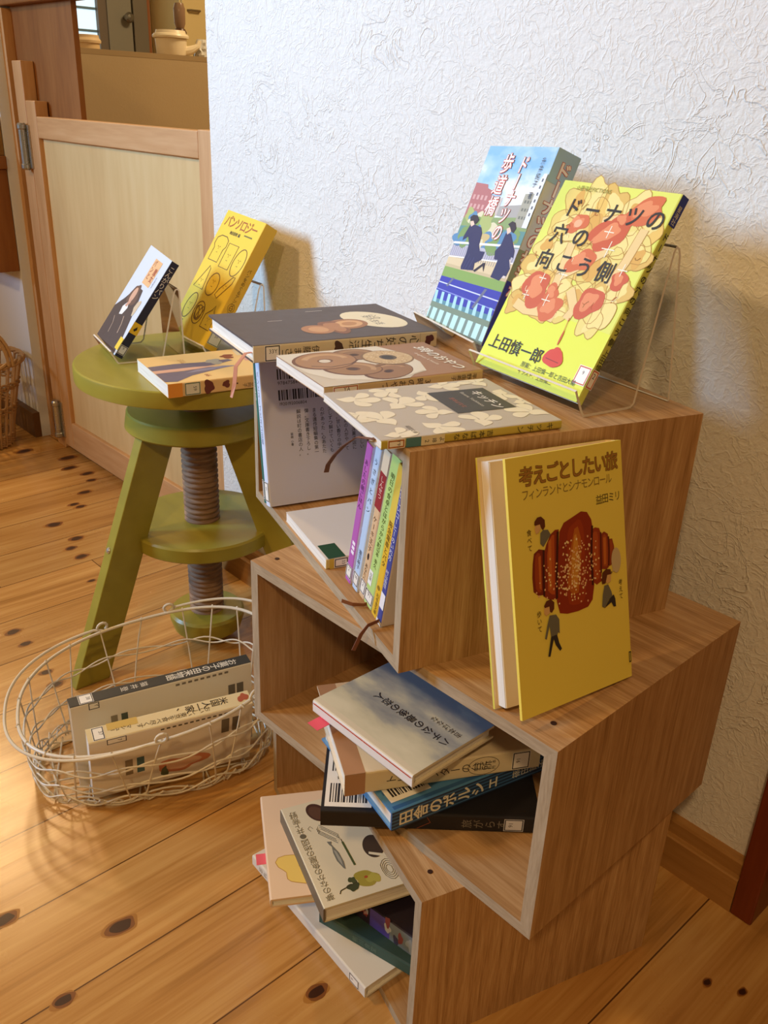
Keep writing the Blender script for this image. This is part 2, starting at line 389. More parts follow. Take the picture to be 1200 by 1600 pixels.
        def strip(p0, p1, mt): cb.poly([(p0[0], 0, p0[1]), (p1[0], 0, p1[1]), (p1[0], h, p1[1]), (p0[0], h, p0[1])], mt)
        if not open_angle:
            cb.box((0, 0, t - c), (w - r, h, t), fm, {'-z': em})
        cb.box((0, 0, 0), (w - r, h, c), bm, {'+z': em})
        for i in range(len(sp_out) - 1): strip(sp_out[i], sp_out[i + 1], sm if i in (1, 2, 3) else (fm if i == 0 else bm))
        for i in range(len(sp_in) - 1): strip(sp_in[i + 1], sp_in[i], em)
        for y, flip in ((0, 0), (h, 1)):
            ring = [(x, y, z) for x, z in sp_out] + [(x, y, z) for x, z in reversed(sp_in)]
            cb.poly(ring if not flip else ring[::-1], sm)
        cover = cb.build('cover', root)
        ins = .0032 if s.hard else .0004
        pb = MB(); pt = t - c - .0002
        pb.box((ins, ins, c + .0002), (w - max(c, r * .6) - .0004, h - ins, pt), PAGES)
        pages = pb.build('pages', root)
        for nm, lst in s.tmp.items():
            for mb in lst: mb.build(nm, root)
        if ribbon:
            pts, col = ribbon; rb = MB(); hw = .0022
            pv = [Vector(p) for p in pts]; L_, R_ = [], []
            for i, p in enumerate(pv):
                tg = (pv[min(i + 1, len(pv) - 1)] - pv[max(i - 1, 0)]).normalized(); sd = ribbon_side(tg); L_.append(p + sd * hw); R_.append(p - sd * hw)
            k = len(pv); up = [Vector((0, 0, .0004))] * k
            rb.faces(L_ + R_, [(k + i, k + i + 1, i + 1, i) for i in range(k - 1)], plain(col, .7))
            ro = rb.build('ribbon_bookmark', root); md = ro.modifiers.new('thick', 'SOLIDIFY'); md.thickness = .0005
        if sticky:
            sb = MB(); (x0, y0, z0), (dx, dy), col = sticky
            sb.box((min(x0, x0 + dx), min(y0, y0 + dy), z0), (max(x0, x0 + dx), max(y0, y0 + dy), z0 + .0004), plain(col, .7))
            sb.build('sticky_note', root)
        s.root = root
        return root
def ribbon_side(t):
    s_ = t.cross(Vector((0, 0, 1)))
    return s_.normalized() if s_.length > .2 else Vector((1, 0, 0))
def pose(o, yaw, pitch=0, roll=0):
    return Matrix.Translation(Vector(o)) @ Matrix.Rotation(R(yaw), 4, 'Z') @ Matrix.Rotation(R(roll), 4, 'Y') @ Matrix.Rotation(R(pitch), 4, 'X')
def flat_up(o, yaw): return pose(o, yaw)
def face_down(corner, yaw, w, h, t):
    """lying with the back cover up.  corner: world point of local (0,0) corner seen from above, X/Y as given by yaw; spine at the X=0 side then"""
    m_ = Matrix.Translation(Vector(corner)) @ Matrix.Rotation(R(yaw), 4, 'Z')
    return m_ @ Matrix(((-1, 0, 0, w), (0, 1, 0, 0), (0, 0, -1, t), (0, 0, 0, 1)))
def shelf_pose(o, yaw, lean, t, w):
    """standing on a shelf with the spine facing out.  o: front-left-bottom; yaw: direction of the row; lean: top to the right"""
    # row frame: x = thickness, y = depth, z = up ; book local X(w)-> -y from depth w, Y->z, Z(front)-> -x
    m_ = Matrix.Translation(Vector(o)) @ Matrix.Rotation(R(yaw), 4, 'Z') @ Matrix.Rotation(R(lean), 4, 'Y')
    return m_ @ Matrix(((0, 0, -1, t), (-1, 0, 0, w), (0, 1, 0, 0), (0, 0, 0, 1)))

# ------------------------------------------------------------------ the room
YW = 0.871
def build_floor():
    b = MB(); b.box((-6, -3.6, -.03), (1.6, 4.2, 0), FLOOR)
    kd, km, ks = plain('#3a1c0c', .4), plain('#7d4a20', .4), plain('#a5702f', .4)
    rr = random.Random(3)
    knots = [(-1.4032, .4334, .013), (-1.3531, .4356, .011), (-1.2504, .4278, .010), (-1.2087, .4254, .012), (-2.2485, .7964, .02), (-2.1357, .866, .022), (-2.0673, .8395, .018),
             (-2.0067, .8583, .016), (-1.9602, .8472, .012), (-1.9006, .8016, .016), (-1.8504, .7511, .012), (-1.8297, .7579, .012), (-1.7744, .6705, .017), (-1.6812, .6791, .015),
             (-1.6454, .6504, .012), (-1.5974, .6513, .014), (-1.4903, .6221, .008), (-.7177, .2878, .016), (-.6719, .1991, .011), (-.8122, .1909, .014), (-.506, .4073, .012), (-.2334, .743, .006), (-.2017, .762, .006)]
    for i, (x, y, r) in enumerate(knots):
        for k, (q, mt, z) in enumerate(((1.35, ks, .0001), (1.12, km, .0002), (.8, kd, .0003))):
            ph = rr.uniform(0, 6.28)
            b.poly([(x + q * r * .62 * math.cos(2 * PI * j / 20) * (1 + .15 * math.sin(2 * PI * j / 10 + ph)), y + q * r * math.sin(2 * PI * j / 20) * (1 + .12 * math.cos(2 * PI * j / 20 * 3 + ph)), z) for j in range(20)], mt)
    o = b.build('floor'); struct(o)
build_floor()
struct(simple_box('wall_back', (-1.39, YW, 0), (-.265, YW + .10, 2.5), STUCCO))
struct(simple_box('wall_right', (-.265, YW + .03, 2.06), (1.6, YW + .10, 2.5), STUCCO))
def baseboard():
    b = MB(); prof = [(0, 0), (-.020, 0), (-.020, .050), (-.018, .0515), (-.012, .052), (-.012, .069), (-.010, .0725), (0, .073)]
    for x0, x1 in ((-1.39, -.265),):
        for i in range(len(prof) - 1):
            (a, z0), (c, z1) = prof[i], prof[i + 1]
            b.poly([(x0, YW + a, z0), (x1, YW + a, z0), (x1, YW + c, z1), (x0, YW + c, z1)][::-1] if False else [(x0, YW + a, z0), (x0, YW + c, z1), (x1, YW + c, z1), (x1, YW + a, z0)][::-1], BASEWOOD)
        for x in (x0, x1): b.poly([(x, YW + a, z) for a, z in prof], BASEWOOD)
    o = b.build('baseboard_back'); struct(o)
baseboard()
struct(simple_box('trim_1', (-.2645, .8505, 0), (-.238, 1.02, 2.06), REDWOOD, bevel=.002))
def right_door():
    root = empty('door_1', (-.237, .93, 0)); root['kind'] = 'structure'
    b = MB(); b.box((0, 0, .01), (.8, .035, 2.05), REDWOOD); b.build('door_leaf', root)
    b = MB(); b.box((.02, -.004, .30), (.78, .001, .36), REDWOOD); b.build('rail', root)
right_door()
# partition panel the swing door hangs on
struct(simple_box('wall_partition', (-2.31, .926, 0), (-1.992, .938, 1.045), CABINET))
struct(simple_box('trim_2', (-2.33, .905, 0), (-2.31, .96, 1.04), DOORSTILE))
struct(simple_box('trim_3', (-2.34, .905, 1.045), (-1.975, .955, 1.075), CABINET, bevel=.003))
struct(simple_box('trim_4', (-2.262, .895, 0), (-2.212, .9255, .932), DOORSTILE, bevel=.002))
def swing_door():
    x0, x1, y0, y1 = -2.206, -1.405, .893, .923
    root = empty('door_2', ((x0 + x1) / 2, .908, 0)); root['kind'] = 'structure'
    cx, cy = (x0 + x1) / 2, .908
    def bx(n, lo, hi, mt, bev=.002):
        b = MB(); b.box((lo[0] - cx, lo[1] - cy, lo[2]), (hi[0] - cx, hi[1] - cy, hi[2]), mt); return b.build(n, root, bevel=bev)
    bx('stile', (x0, y0, .012), (x0 + .052, y1, .85), DOORSTILE); bx('stile', (x1 - .062, y0, .012), (x1, y1, .82), DOORSTILE)
    bx('rail', (x0 + .052, y0, .772), (x1 - .062, y1, .818), DOORWOOD); bx('rail', (x0 + .052, y0, .012), (x1 - .062, y1, .085), DOORWOOD)
    bx('panel', (x0 + .05, y0 + .010, .084), (x1 - .06, y1 - .008, .773), DOORPANEL, 0)
    chrome = plain('#b9b9b6', .28, .9)
    for z in (.70, .03):
        b = MB(); X = x0 - .012 - cx; Y = y0 - .010 - cy
        b.lathe([(.0, z), (.008, z), (.011, z + .004), (.011, z + .012), (.009, z + .014), (.009, z + .088), (.011, z + .09), (.011, z + .098), (.008, z + .102), (0, z + .102)], chrome, 20, (X, Y))
        b.box((X - .03, Y + .006, z + .004), (X - .004, Y + .010, z + .098), chrome); b.box((X + .004, Y + .006, z + .004), (X + .02, Y + .010, z + .098), chrome)
        b.build('hinge', root)
swing_door()
# wall with shelves left of the panel
struct(simple_box('wall_left', (-4.2, .88, 0), (-2.33, .98, 2.5), plain('#dfe3ea', .7)))
struct(simple_box('baseboard_left', (-4.2, .862, 0), (-2.33, .88, .07), plain('#6b4a2c', .5)))
def wall_cabinet():
    root = empty('wall_cabinet', (-2.75, .879, .449)); tag(root, 'brown wooden wall cabinet with a shelf board at the far left edge', 'cabinet')
    for n, lo, hi, mt in (('body', (-.4, -.06, 0), (.418, 0, .245), CABINET), ('shelf_board', (-.4, -.085, .245), (.424, 0, .275), CABINET), ('back_panel', (-.4, -.02, .275), (.416, 0, .365), SHELFWOOD)):
        b = MB(); b.box(lo, hi, mt); b.build(n, root, bevel=.002)
wall_cabinet()
# the kitchen behind the swing door
struct(simple_box('wall_counter', (-2.57, .98, 0), (-2.47, 2.6, .972), stucco('beige_counter_panel', '#b59d76', .08)))
struct(simple_box('trim_5', (-2.9, .98, .965), (-2.4695, 2.6, .978), plain('#a58c66', .45)))
struct(simple_box('wall_kitchen', (-4.4, .98, 0), (-4.2, 4.2, 2.5), plain('#e3cf9e', .7)))
struct(simple_box('wall_kitchen_end', (-4.2, 4.1, 0), (1.6, 4.2, 2.5), plain('#e3cf9e', .7)))
def kitchen_window():
    root = empty('window_1', (-4.195, 1.86, 1.0)); root['kind'] = 'structure'
    m, nt, b = newmat('daylight_pane'); b.inputs['Base Color'].default_value = srgb('#cfe6ee'); b.inputs['Emission Color'].default_value = (.62, .86, 1, 1); b.inputs['Emission Strength'].default_value = .85
    q = MB(); q.box((0, -.32, 0), (.006, .20, .6), m); q.build('pane', root)
    q = MB()
    for k in range(6): q.box((.006, -.32, .03 + .088 * k), (.012, .20, .040 + .088 * k), plain('#6f8fa8', .5))
    q.build('louvre_slat', root)
    q = MB(); q.box((0, .20, -.05), (.03, .24, .62), plain('#77695a', .5)); q.box((0, -.36, -.05), (.03, -.32, .62), plain('#77695a', .5)); q.box((0, -.36, -.05), (.03, .24, 0), plain('#77695a', .5))
    q.build('window_frame', root)
kitchen_window()
def kitchen_door():
    root = empty('door_3', (-4.195, 2.10, 0)); root['kind'] = 'structure'
    q = MB(); q.box((0, 0, 0), (.04, .118, 2.0), plain('#8f897a', .45)); q.build('door_leaf', root, bevel=.003)
    q = MB(); q.box((0, .124, 0), (.045, .195, 2.0), plain('#7a7060', .45)); q.build('door_frame', root, bevel=.003)
    q = MB(); q.lathe([(0, 0), (.012, 0), (.012, .02), (.02, .028), (.022, .04), (.014, .05), (0, .052)], plain('#8a8478', .25, .8), 20)
    q.build('door_knob', root, (.04, .085, 1.185), (0, R(90), 0))
    q = MB(); q.box((0, .197, 0), (.03, .215, 2.0), plain('#9c5f34', .5)); q.build('door_jamb', root)
kitchen_door()
def cupboard():
    root = empty('kitchen_cupboard', (-4.195, 2.62, 0)); tag(root, 'cream kitchen cupboard with a bar handle, seen over the counter', 'cupboard')
    cr = plain('#e7cf93', .45)
    b = MB(); b.box((0, -.285, .0), (.26, .5, 2.1), cr); b.build('body', root, bevel=.004)
    b = MB(); b.box((.26, -.28, .02), (.275, -.13, 2.08), cr); d = b.build('door', root, bevel=.003)
    h = MB(); h.tube([(.275, -.255, 1.222), (.292, -.25, 1.222), (.292, -.20, 1.222), (.275, -.195, 1.222)], .0045, plain('#8d7a58', .35, .6), 8); h.build('handle', d)
    b = MB(); b.box((.26, -.115, 1.20), (.275, .45, 2.08), cr); b.build('door', root, bevel=.003)
    b = MB(); b.box((.255, -.115, 1.17), (.30, .45, 1.195), plain('#a99a7c', .4)); b.build('ledge', root, bevel=.002)
cupboard()
CT = .9785
def canister():
    root = empty('ceramic_canister', (-2.6, 1.245, CT)); tag(root, 'small cream ceramic canister with a stepped lid beside the kitchen window', 'canister')
    wc = plain('#d8b98a', .4)
    b = MB(); b.lathe([(0, 0), (.030, 0), (.034, .004), (.034, .018), (0, .018)], wc, 40); b.build('jar', root)
    b = MB(); b.lathe([(.0, .018), (.038, .018), (.039, .024), (.036, .028), (.0335, .031), (.033, .038), (0, .039)], plain('#dcc096', .4), 40); b.build('lid', root)
canister()
def sugar_pot():
    root = empty('ceramic_pot', (-2.6, 1.508, CT)); tag(root, 'white ceramic pot with a flat stepped lid and spout on the kitchen counter', 'pot')
    wc = plain('#ecdcbc', .3)
    b = MB(); b.lathe([(0, 0), (.040, 0), (.043, .006), (.046, .045), (.044, .048), (0, .048)], wc, 40); b.build('jar', root)
    b = MB(); b.lathe([(0, .048), (.052, .048), (.053, .053), (.050, .058), (.045, .060), (.042, .068), (0, .070)], wc, 40); b.build('lid', root)
    b = MB(); b.tube([(.02, .035, .015), (.03, .052, .02), (.036, .068, .03), (.036, .075, .045)], .01, wc, 10, rads=[.014, .012, .008, .006]); b.build('spout', root)
sugar_pot()
def mill():
    root = empty('pepper_mill', (-2.75, 1.63, CT)); tag(root, 'dark pepper mill with a glass top behind the white ceramic pot', 'pepper mill')
    b = MB(); b.lathe([(0, 0), (.024, 0), (.024, .012), (.018, .03), (.014, .05), (.018, .066), (.02, .075), (.015, .085), (0, .086)], plain('#5a3a26', .35), 28); b.build('body', root)
    b = MB(); b.lathe([(.012, .086), (.017, .10), (.018, .14), (.013, .155), (0, .157)], plain('#8a6d55', .2), 28); b.build('top', root)
mill()
def bag():
    b = MB(); rr = random.Random(5); prof = []
    n = 20
    for i in range(7):
        z = .05 * i / 6; ring = []
        for j in range(n):
            a = 2 * PI * j / n; r = (.024 - .010 * (i / 6) ** 2) * (1 + .18 * rr.uniform(-1, 1)); ring.append((r * math.cos(a), r * math.sin(a), z))
        prof.append(ring)
    pts = [p for r_ in prof for p in r_]; fs = []
    for i in range(6):
        for j in range(n): fs.append((i * n + j, i * n + (j + 1) % n, (i + 1) * n + (j + 1) % n, (i + 1) * n + j))
    fs.append(tuple(range(n))[::-1]); fs.append(tuple(6 * n + j for j in range(n)))
    b.faces(pts, fs, plain('#d5d3cc', .15)); o = b.build('wrapped_sugar_packet', None, (-2.58, 1.60, CT)); tag(o, 'crinkled clear packet beside the white ceramic pot', 'packet')
bag()

# ------------------------------------------------------------------ the three wooden box shelves
W_, D_, H_, T_ = .4115, .3015, .2083, .012
def wooden_box(o, yaw, z, label):
    """origin: front right bottom corner; local x = depth, y = to the left"""
    root = empty('wooden_box_shelf', (o[0], o[1], z), R(yaw)); tag(root, label, 'box shelf', 'stacked wooden box shelves')
    root.location.z = z
    def panel(n, sec, x0, x1, axis, inside):
        # sec: mitred cross-section in (y, z), outer edge first; the grain runs along the panel's local X
        cy = sum(p[0] for p in sec) / 4; cz = sum(p[1] for p in sec) / 4; c = Vector(((x0 + x1) / 2, cy, cz))
        rot = Euler((0, 0, R(90))) if axis == 'Y' else Euler((0, R(-90), 0)); Mi = rot.to_matrix().inverted()
        P = [Mi @ (Vector((x, y, z)) - c) for x in (x0, x1) for y, z in sec]
        b = MB(); b.faces(P, [(0, 1, 2, 3)], OAK_EDGE); b.faces(P, [(7, 6, 5, 4)], OAK)
        for k in range(4):
            a, d = k, (k + 1) % 4; b.faces(P, [(d, a, a + 4, d + 4)], OAK_IN if (inside and k == 2) else OAK)
        o_ = b.build(n, root, c, rot)
        bm = bmesh.new(); bm.from_mesh(o_.data); bmesh.ops.remove_doubles(bm, verts=bm.verts, dist=1e-6); bmesh.ops.recalc_face_normals(bm, faces=bm.faces); bm.to_mesh(o_.data); bm.free()
        return o_
    W, Hh, T = W_, H_, T_
    panel('bottom_panel', [(W, 0), (0, 0), (T, T), (W - T, T)], 0, D_, 'Y', True)
    panel('top_panel', [(0, Hh), (W, Hh), (W - T, Hh - T), (T, Hh - T)], 0, D_, 'Y', True)
    panel('side_panel', [(0, 0), (0, Hh), (T, Hh - T), (T, T)], 0, D_, 'Z', True)
    panel('side_panel', [(W, Hh), (W, 0), (W - T, T), (W - T, Hh - T)], 0, D_, 'Z', True)
    b = MB(); bx_ = Vector((D_ - .003, W / 2, Hh / 2)); b.box((-(W / 2 - T), -.003, -(Hh / 2 - T)), (W / 2 - T, .003, Hh / 2 - T), OAK_IN); b.build('back_panel', root, bx_, (0, 0, R(90)))
    return root
def screws(root, pts):
    for x, y in pts:
        b = MB(); b.lathe([(0, 0), (.0027, 0), (.0027, .0003), (.0018, .0004), (0, .0003)], plain('#3b2114', .5), 16)
        b.build('screw', root, (x, y, H_ + .0001))
BX3 = wooden_box((-.3928, .4385), 73.64, 0, 'oak box shelf standing on the floor, lowest of the three, with books spilling out')
BX2 = wooden_box((-.3026, .4826), 90.8, H_, 'oak box shelf in the middle of the stack, under the yellow croissant book')
BX1 = wooden_box((-.4586, .4572), 72.71, 2 * H_, 'oak box shelf on top of the stack, holding upright coloured paperbacks')
def toL(root, p):
    return root.matrix_world.inverted() @ Vector((p[0], p[1], 0))
bpy.context.view_layer.update()
screws(BX2, [tuple(toL(BX2, p)[:2]) for p in ((-.327, .5086), (-.6988, .5011))]); screws(BX3, [tuple(toL(BX3, (-.4133, .4697))[:2])])
Z3, Z2, Z1 = H_, 2 * H_, 3 * H_
F1, F2, F3 = Z2 + T_ + .0002, Z3 + T_ + .0002, T_ + .0002

# ------------------------------------------------------------------ acrylic stands
def stand(o, yaw, width, prof, label, th=.0024):
    """o: front right bottom corner, local x to the right, y to the back"""
    root = empty('acrylic_book_stand', o, R(yaw)); tag(root, label, 'book stand', 'clear acrylic book stands')
    P = [Vector((0, a, b)) for a, b in prof]
    def off(i):
        a = P[max(i - 1, 0)]; c = P[min(i + 1, len(P) - 1)]; t = (c - a).normalized(); return Vector((0, -t.z, t.y)) * th
    Q = [p + off(i) for i, p in enumerate(P)]
    b = MB(); k = len(P)
    for i in range(k - 1):
        for A in (P, Q):
            b.poly([A[i] + Vector((-width, 0, 0)), A[i], A[i + 1], A[i + 1] + Vector((-width, 0, 0))], ACRYLIC)
    b.build('bent_sheet', root)
    e = MB()
    for x in (0, -width):
        for i in range(k - 1): e.poly([P[i] + Vector((x, 0, 0)), P[i + 1] + Vector((x, 0, 0)), Q[i + 1] + Vector((x, 0, 0)), Q[i] + Vector((x, 0, 0))], ACRYLIC_EDGE)
    for i in (0, k - 1): e.poly([P[i] + Vector((-width, 0, 0)), P[i], Q[i], Q[i] + Vector((-width, 0, 0))], ACRYLIC_EDGE)
    e.build('polished_edge', root)
    return root
def stand_for(bp, w, t, yaw, z, width, prof, label, dx=.008):
    c = bp @ Vector((w, 0, t)); zc = max(min(c.z, (bp @ Vector((0, 0, t))).z) - z, .004); lip = -.0015 - (zc - .004) * .5
    yd = Vector((-math.sin(R(yaw)), math.cos(R(yaw)), 0)); xd = Vector((math.cos(R(yaw)), math.sin(R(yaw)), 0))
    p = Vector((c.x, c.y, z)) - yd * (lip + .0045) + xd * dx
    return stand(p, yaw, width, prof, label)
PROF = [(-.012, .0255), (-.0095, .020), (-.0015, .004), (.0015, .0005), (.006, .0003), (.055, .0003), (.061, .0010), (.065, .005), (.082, .118), (.0853, .1395), (.0868, .1425), (.0888, .1405), (.0905, .1365), (.110, .0008)]

# ------------------------------------------------------------------ library books
GR = 'library books in the display'
# ---- on top of the stack
def grey_book():
    k = Book(.153, .216, .0184, '#5d514b', '#d9c9a6', hard=True, endp='#e9e0cf')
    k.ell('F', .52, .80, .046, .031, '#ece0bd', 1, 20)
    for i, t in enumerate(('心の', '好ち生活')): k.text('F', t, .37 + .02 * i, .815 - .045 * i, .0115, '#4a3f36', 2)
    k.ell('F', .60, .62, .022, .026, '#a9774e', 1, 30); k.ell('F', .60, .625, .015, .019, '#d9ab78', 2, 30); k.ell('F', .60, .63, .008, .010, '#c08a58', 3, 30)
    k.blob('F', .66, .52, .017, '#8d5f42', 1, 4, sx=1.5); k.blob('F', .66, .525, .012, '#b68258', 2, 4, sx=1.5)
    k.ell('F', .70, .42, .020, .018, '#b78258', 1); k.ell('F', .70, .425, .013, .011, '#cf9d6c', 2)
    k.rect('F', .35, .24, .36, .32, '#c9bfb2', 1); k.rect('F', .12, .52, .13, .62, '#cfc5b6', 1)
    k.text('S', '心の好ち生活', .5, .90, .0135, '#3a332d', 2, vert=True, sp=1.1); k.text('S', '伊藤まさこ', .5, .34, .0095, '#3a332d', 2, vert=True, sp=1.05)
    k.blob('S', .5, .44, .006, '#4c3226', 2, 3); k.blob('S', .5, .955, .0055, '#5b2f33', 2, 9)
    for v in (.90, .50): k.rect('S', .06, v, .94, v + .003, '#b4a27c', 2)
    k.label('S', .04, .055, .96, .135, '#26221f', '33Y', trot=90, tsize=.006)
    k.make('hardcover_book', 'thick grey-brown hardcover with a cream oval, lying on the top box', flat_up((-.8853, .5428, Z1 + .0004), -15.1), group=GR,
           ribbon=([(.138, .010, .008), (.140, -.004, .0078), (.150, -.018, -.002), (.156, -.022, -.018), (.157, -.026, -.032)], '#c98d74'))
grey_book()
def donut_book():
    k = Book(.118, .1726, .0110, '#a67e5e', '#cdb183', hard=False)
    k.poly('F', [(0, 0), (1, 0), (1, .52), (.75, .70), (.4, .72), (0, .62)], '#cfc4b0', 0)
    pl = [(.02, .0), (.3, .01), (.62, .03), (.86, .12), (.97, .32), (.96, .52), (.86, .68), (.6, .74), (.3, .74), (.0, .66)]
    k.poly('F', pl, '#ded6c4', 1); k.stroke('F', [(.55, 0), (.82, .1), (.955, .3), (.95, .52), (.85, .67)], .0022, '#c9bda6', 2)
    def ring(u, v, rx, ry, rot, dark, mid, light, hole, hs=.30):
        W, H = k.w, k.h
        k.ell('F', u, v, rx, ry, dark, 2, rot); k.ell('F', u - .006, v + .008, rx * .93, ry * .92, mid, 2, rot)
        c, s_ = math.cos(R(rot)), math.sin(R(rot))
        arc = [(u * W - .0007 + rx * .66 * math.cos(a) * c - ry * .66 * math.sin(a) * s_, v * H + .0014 + rx * .66 * math.cos(a) * s_ + ry * .66 * math.sin(a) * c) for a in [1.2 + .22 * q for q in range(13)]]
        k.strokem('F', arc, rx * .22, light, 2)
        k.ell('F', u + .01, v, rx * hs, ry * hs, dark, 2, rot); k.ell('F', u + .015, v - .004, rx * hs * .78, ry * hs * .72, hole, 2, rot)
    ring(.20, .44, .021, .026, 10, '#6d4c36', '#94704f', '#a98560', '#4c3628', .22)
    ring(.76, .47, .022, .033, 35, '#6b4630', '#9a7350', '#b58e68', '#4a3022', .20)
    ring(.60, .30, .024, .030, -20, '#744c33', '#a07850', '#bb946a', '#563a28', .24)
    ring(.30, .22, .030, .036, 25, '#7a5238', '#ab8159', '#c49d72', '#d9cfba', .24)
    k.stroke('F', [(.42, .10), (.50, .20), (.46, .34), (.36, .42)], .0016, '#5a3c2a', 2); k.stroke('F', [(.62, .44), (.58, .52), (.66, .62)], .0016, '#553826', 2)
    k.ell('F', .385, .60, .0275, .0275, '#8a6c4c', 3); k.ell('F', .38, .605, .0255, .0255, '#cdb186', 4); k.ell('F', .385, .605, .0095, .0090, '#6a5a48', 6); k.ell('F', .39, .60, .0070, .0062, '#3f3832', 6)
    rr = random.Random(2)
    for i in range(90):
        a = rr.uniform(0, 6.28); q = rr.uniform(.46, .95); k.ell('F', .38 + .0255 * q * math.cos(a) / k.w, .605 + .0255 * q * math.sin(a) / k.h, .0012, .0007, rr.choice(('#ead9b2', '#a8835a', '#dcc497')), 5, rr.uniform(0, 180), 8)
    k.text('F', '3時のおやつ', .15, .865, .0165, '#f2ead9', 4, bold=.018)
    k.text('F', 'doughnuts & biscuits', .34, .80, .0052, '#efe4d0', 4)
    k.text('S', '3時のおやつ', .5, .66, .0085, '#4a3a2a', 2, vert=True, sp=1.1); k.text('S', '平野由希子', .5, .96, .006, '#4a3a2a', 2, vert=True)
    k.label('S', .04, .05, .96, .20, '#b0613a', 'YA', tsize=.005, trot=90)
    k.make('paperback_book', 'paperback with ring doughnuts on a plate, lying beside the grey-brown hardcover', flat_up((-.7175, .5164, Z1 + .0004), -14.3), group=GR)
donut_book()
def kitchen_book():
    k = Book(.131, .1677, .0078, '#bcb2a2', '#c0ac45', hard=False)
    cr = '#e9dfc2'
    def petal(u, v, l, w, rot, col=cr):
        W, H = k.w, k.h; pts = []
        for i in range(24):
            a = 2 * PI * i / 24; x = l * math.cos(a); y = w * math.sin(a) * (1 + .5 * math.cos(a)) + .25 * w * math.sin(2.3 * a); c, s = math.cos(R(rot)), math.sin(R(rot))
            pts.append((min(max(u * W + x * c - y * s, .001), W - .001), min(max(v * H + x * s + y * c, .001), H - .001)))
        k.polym('F', pts, col, 1)
    def flower(u, v, s, rot):
        for d, q, wd in ((0, 1.0, .30), (52, .82, .24), (-52, .82, .24)):
            a = R(rot + d); petal(u + s * .62 * math.cos(a) / k.w, v + s * .62 * math.sin(a) / k.h, s * .62 * q, s * wd, rot + d)
        petal(u - s * .25 * math.cos(R(rot)) / k.w, v - s * .25 * math.sin(R(rot)) / k.h, s * .42, s * .30, rot)
    for u, v, s, r_ in ((.20, .10, .021, 70), (.66, .13, .022, 200), (.40, .30, .021, 130), (.86, .34, .020, 40), (.10, .36, .018, 300), (.62, .46, .018, 250), (.24, .52, .018, 10), (.86, .60, .020, 160), (.09, .66, .018, 90), (.36, .93, .018, 330), (.80, .93, .021, 230), (.58, .96, .014, 100), (.10, .90, .018, 200), (.50, .05, .014, 300), (.93, .10, .016, 90)): flower(u, v, s, r_)
    k.poly('F', [(.215, .535), (.68, .535), (.68, .885), (.215, .885)], '#4b463f', 2)
    k.text('F', 'キッチン', .27, .775, .0128, '#efeae0', 4, bold=.012); k.text('F', 'Banana Yoshimoto', .27, .715, .0052, '#d8d2c4', 4); k.text('F', '吉本ばなな', .36, .61, .0058, '#b06a55', 4)
    k.text('F', '福武文庫', .80, .19, .0048, '#6a6152', 4, rot=0)
    k.text('S', 'キッチン', .5, .95, .0072, '#3f3a1c', 2, vert=True, sp=1.35); k.text('S', '吉本ばなな', .5, .60, .0062, '#3f3a1c', 2, vert=True, sp=1.25)
    k.rect('S', 0, .205, 1, .33, '#e2d7b4', 2); k.text('S', '18', .22, .265, .0052, '#3a3530', 4); k.text('S', 'よ', .22, .305, .005, '#3a3530', 4); k.text('S', '2', .4, .225, .0052, '#3a3530', 4)
    k.rect('S', 0, .125, 1, .205, '#4f7f86', 2); k.label('S', .02, .03, .98, .12, '#b06a2c', 'Y91', tsize=.0042)
    k.make('paperback_book', 'grey paperback with cream flower shapes and a dark title square, lying on the top box', flat_up((-.5985, .4826, Z1 + .0004), -18.5), group=GR,
           ribbon=([(.115, .02, .004), (.117, -.002, .0046), (.105, -.010, .003), (.088, -.014, -.010), (.072, -.016, -.024), (.062, -.018, -.036), (.055, -.017, -.046)], '#6d4632'))
kitchen_book()
SK = None
def sky_cover():
    m, nt, b = newmat('printed_sky'); L = nt.links.new
    tc = N(nt, 'ShaderNodeTexCoord'); mp = N(nt, 'ShaderNodeMapping'); mp.inputs['Scale'].default_value = (14, 26, 1)
    n = N(nt, 'ShaderNodeTexNoise'); n.inputs['Scale'].default_value = 1; n.inputs['Detail'].default_value = 5
    L(tc.outputs['Object'], mp.inputs[0]); L(mp.outputs[0], n.inputs['Vector'])
    sx = N(nt, 'ShaderNodeSeparateXYZ'); L(tc.outputs['Object'], sx.inputs[0])
    mr = N(nt, 'ShaderNodeMapRange'); mr.inputs[1].default_value = .13; mr.inputs[2].default_value = .2; mr.inputs[3].default_value = .22; mr.inputs[4].default_value = -.12; L(sx.outputs['Y'], mr.inputs[0])
    ad = N(nt, 'ShaderNodeMath', operation='ADD'); L(n.outputs['Fac'], ad.inputs[0]); L(mr.outputs[0], ad.inputs[1])
    r = ramp(nt, [(.36, srgb('#6fb2e2')), (.52, srgb('#a9d0ea')), (.64, srgb('#eef1ef'))]); L(ad.outputs[0], r.inputs[0]); L(r.outputs[0], b.inputs['Base Color']); b.inputs['Roughness'].default_value = .35
    return m
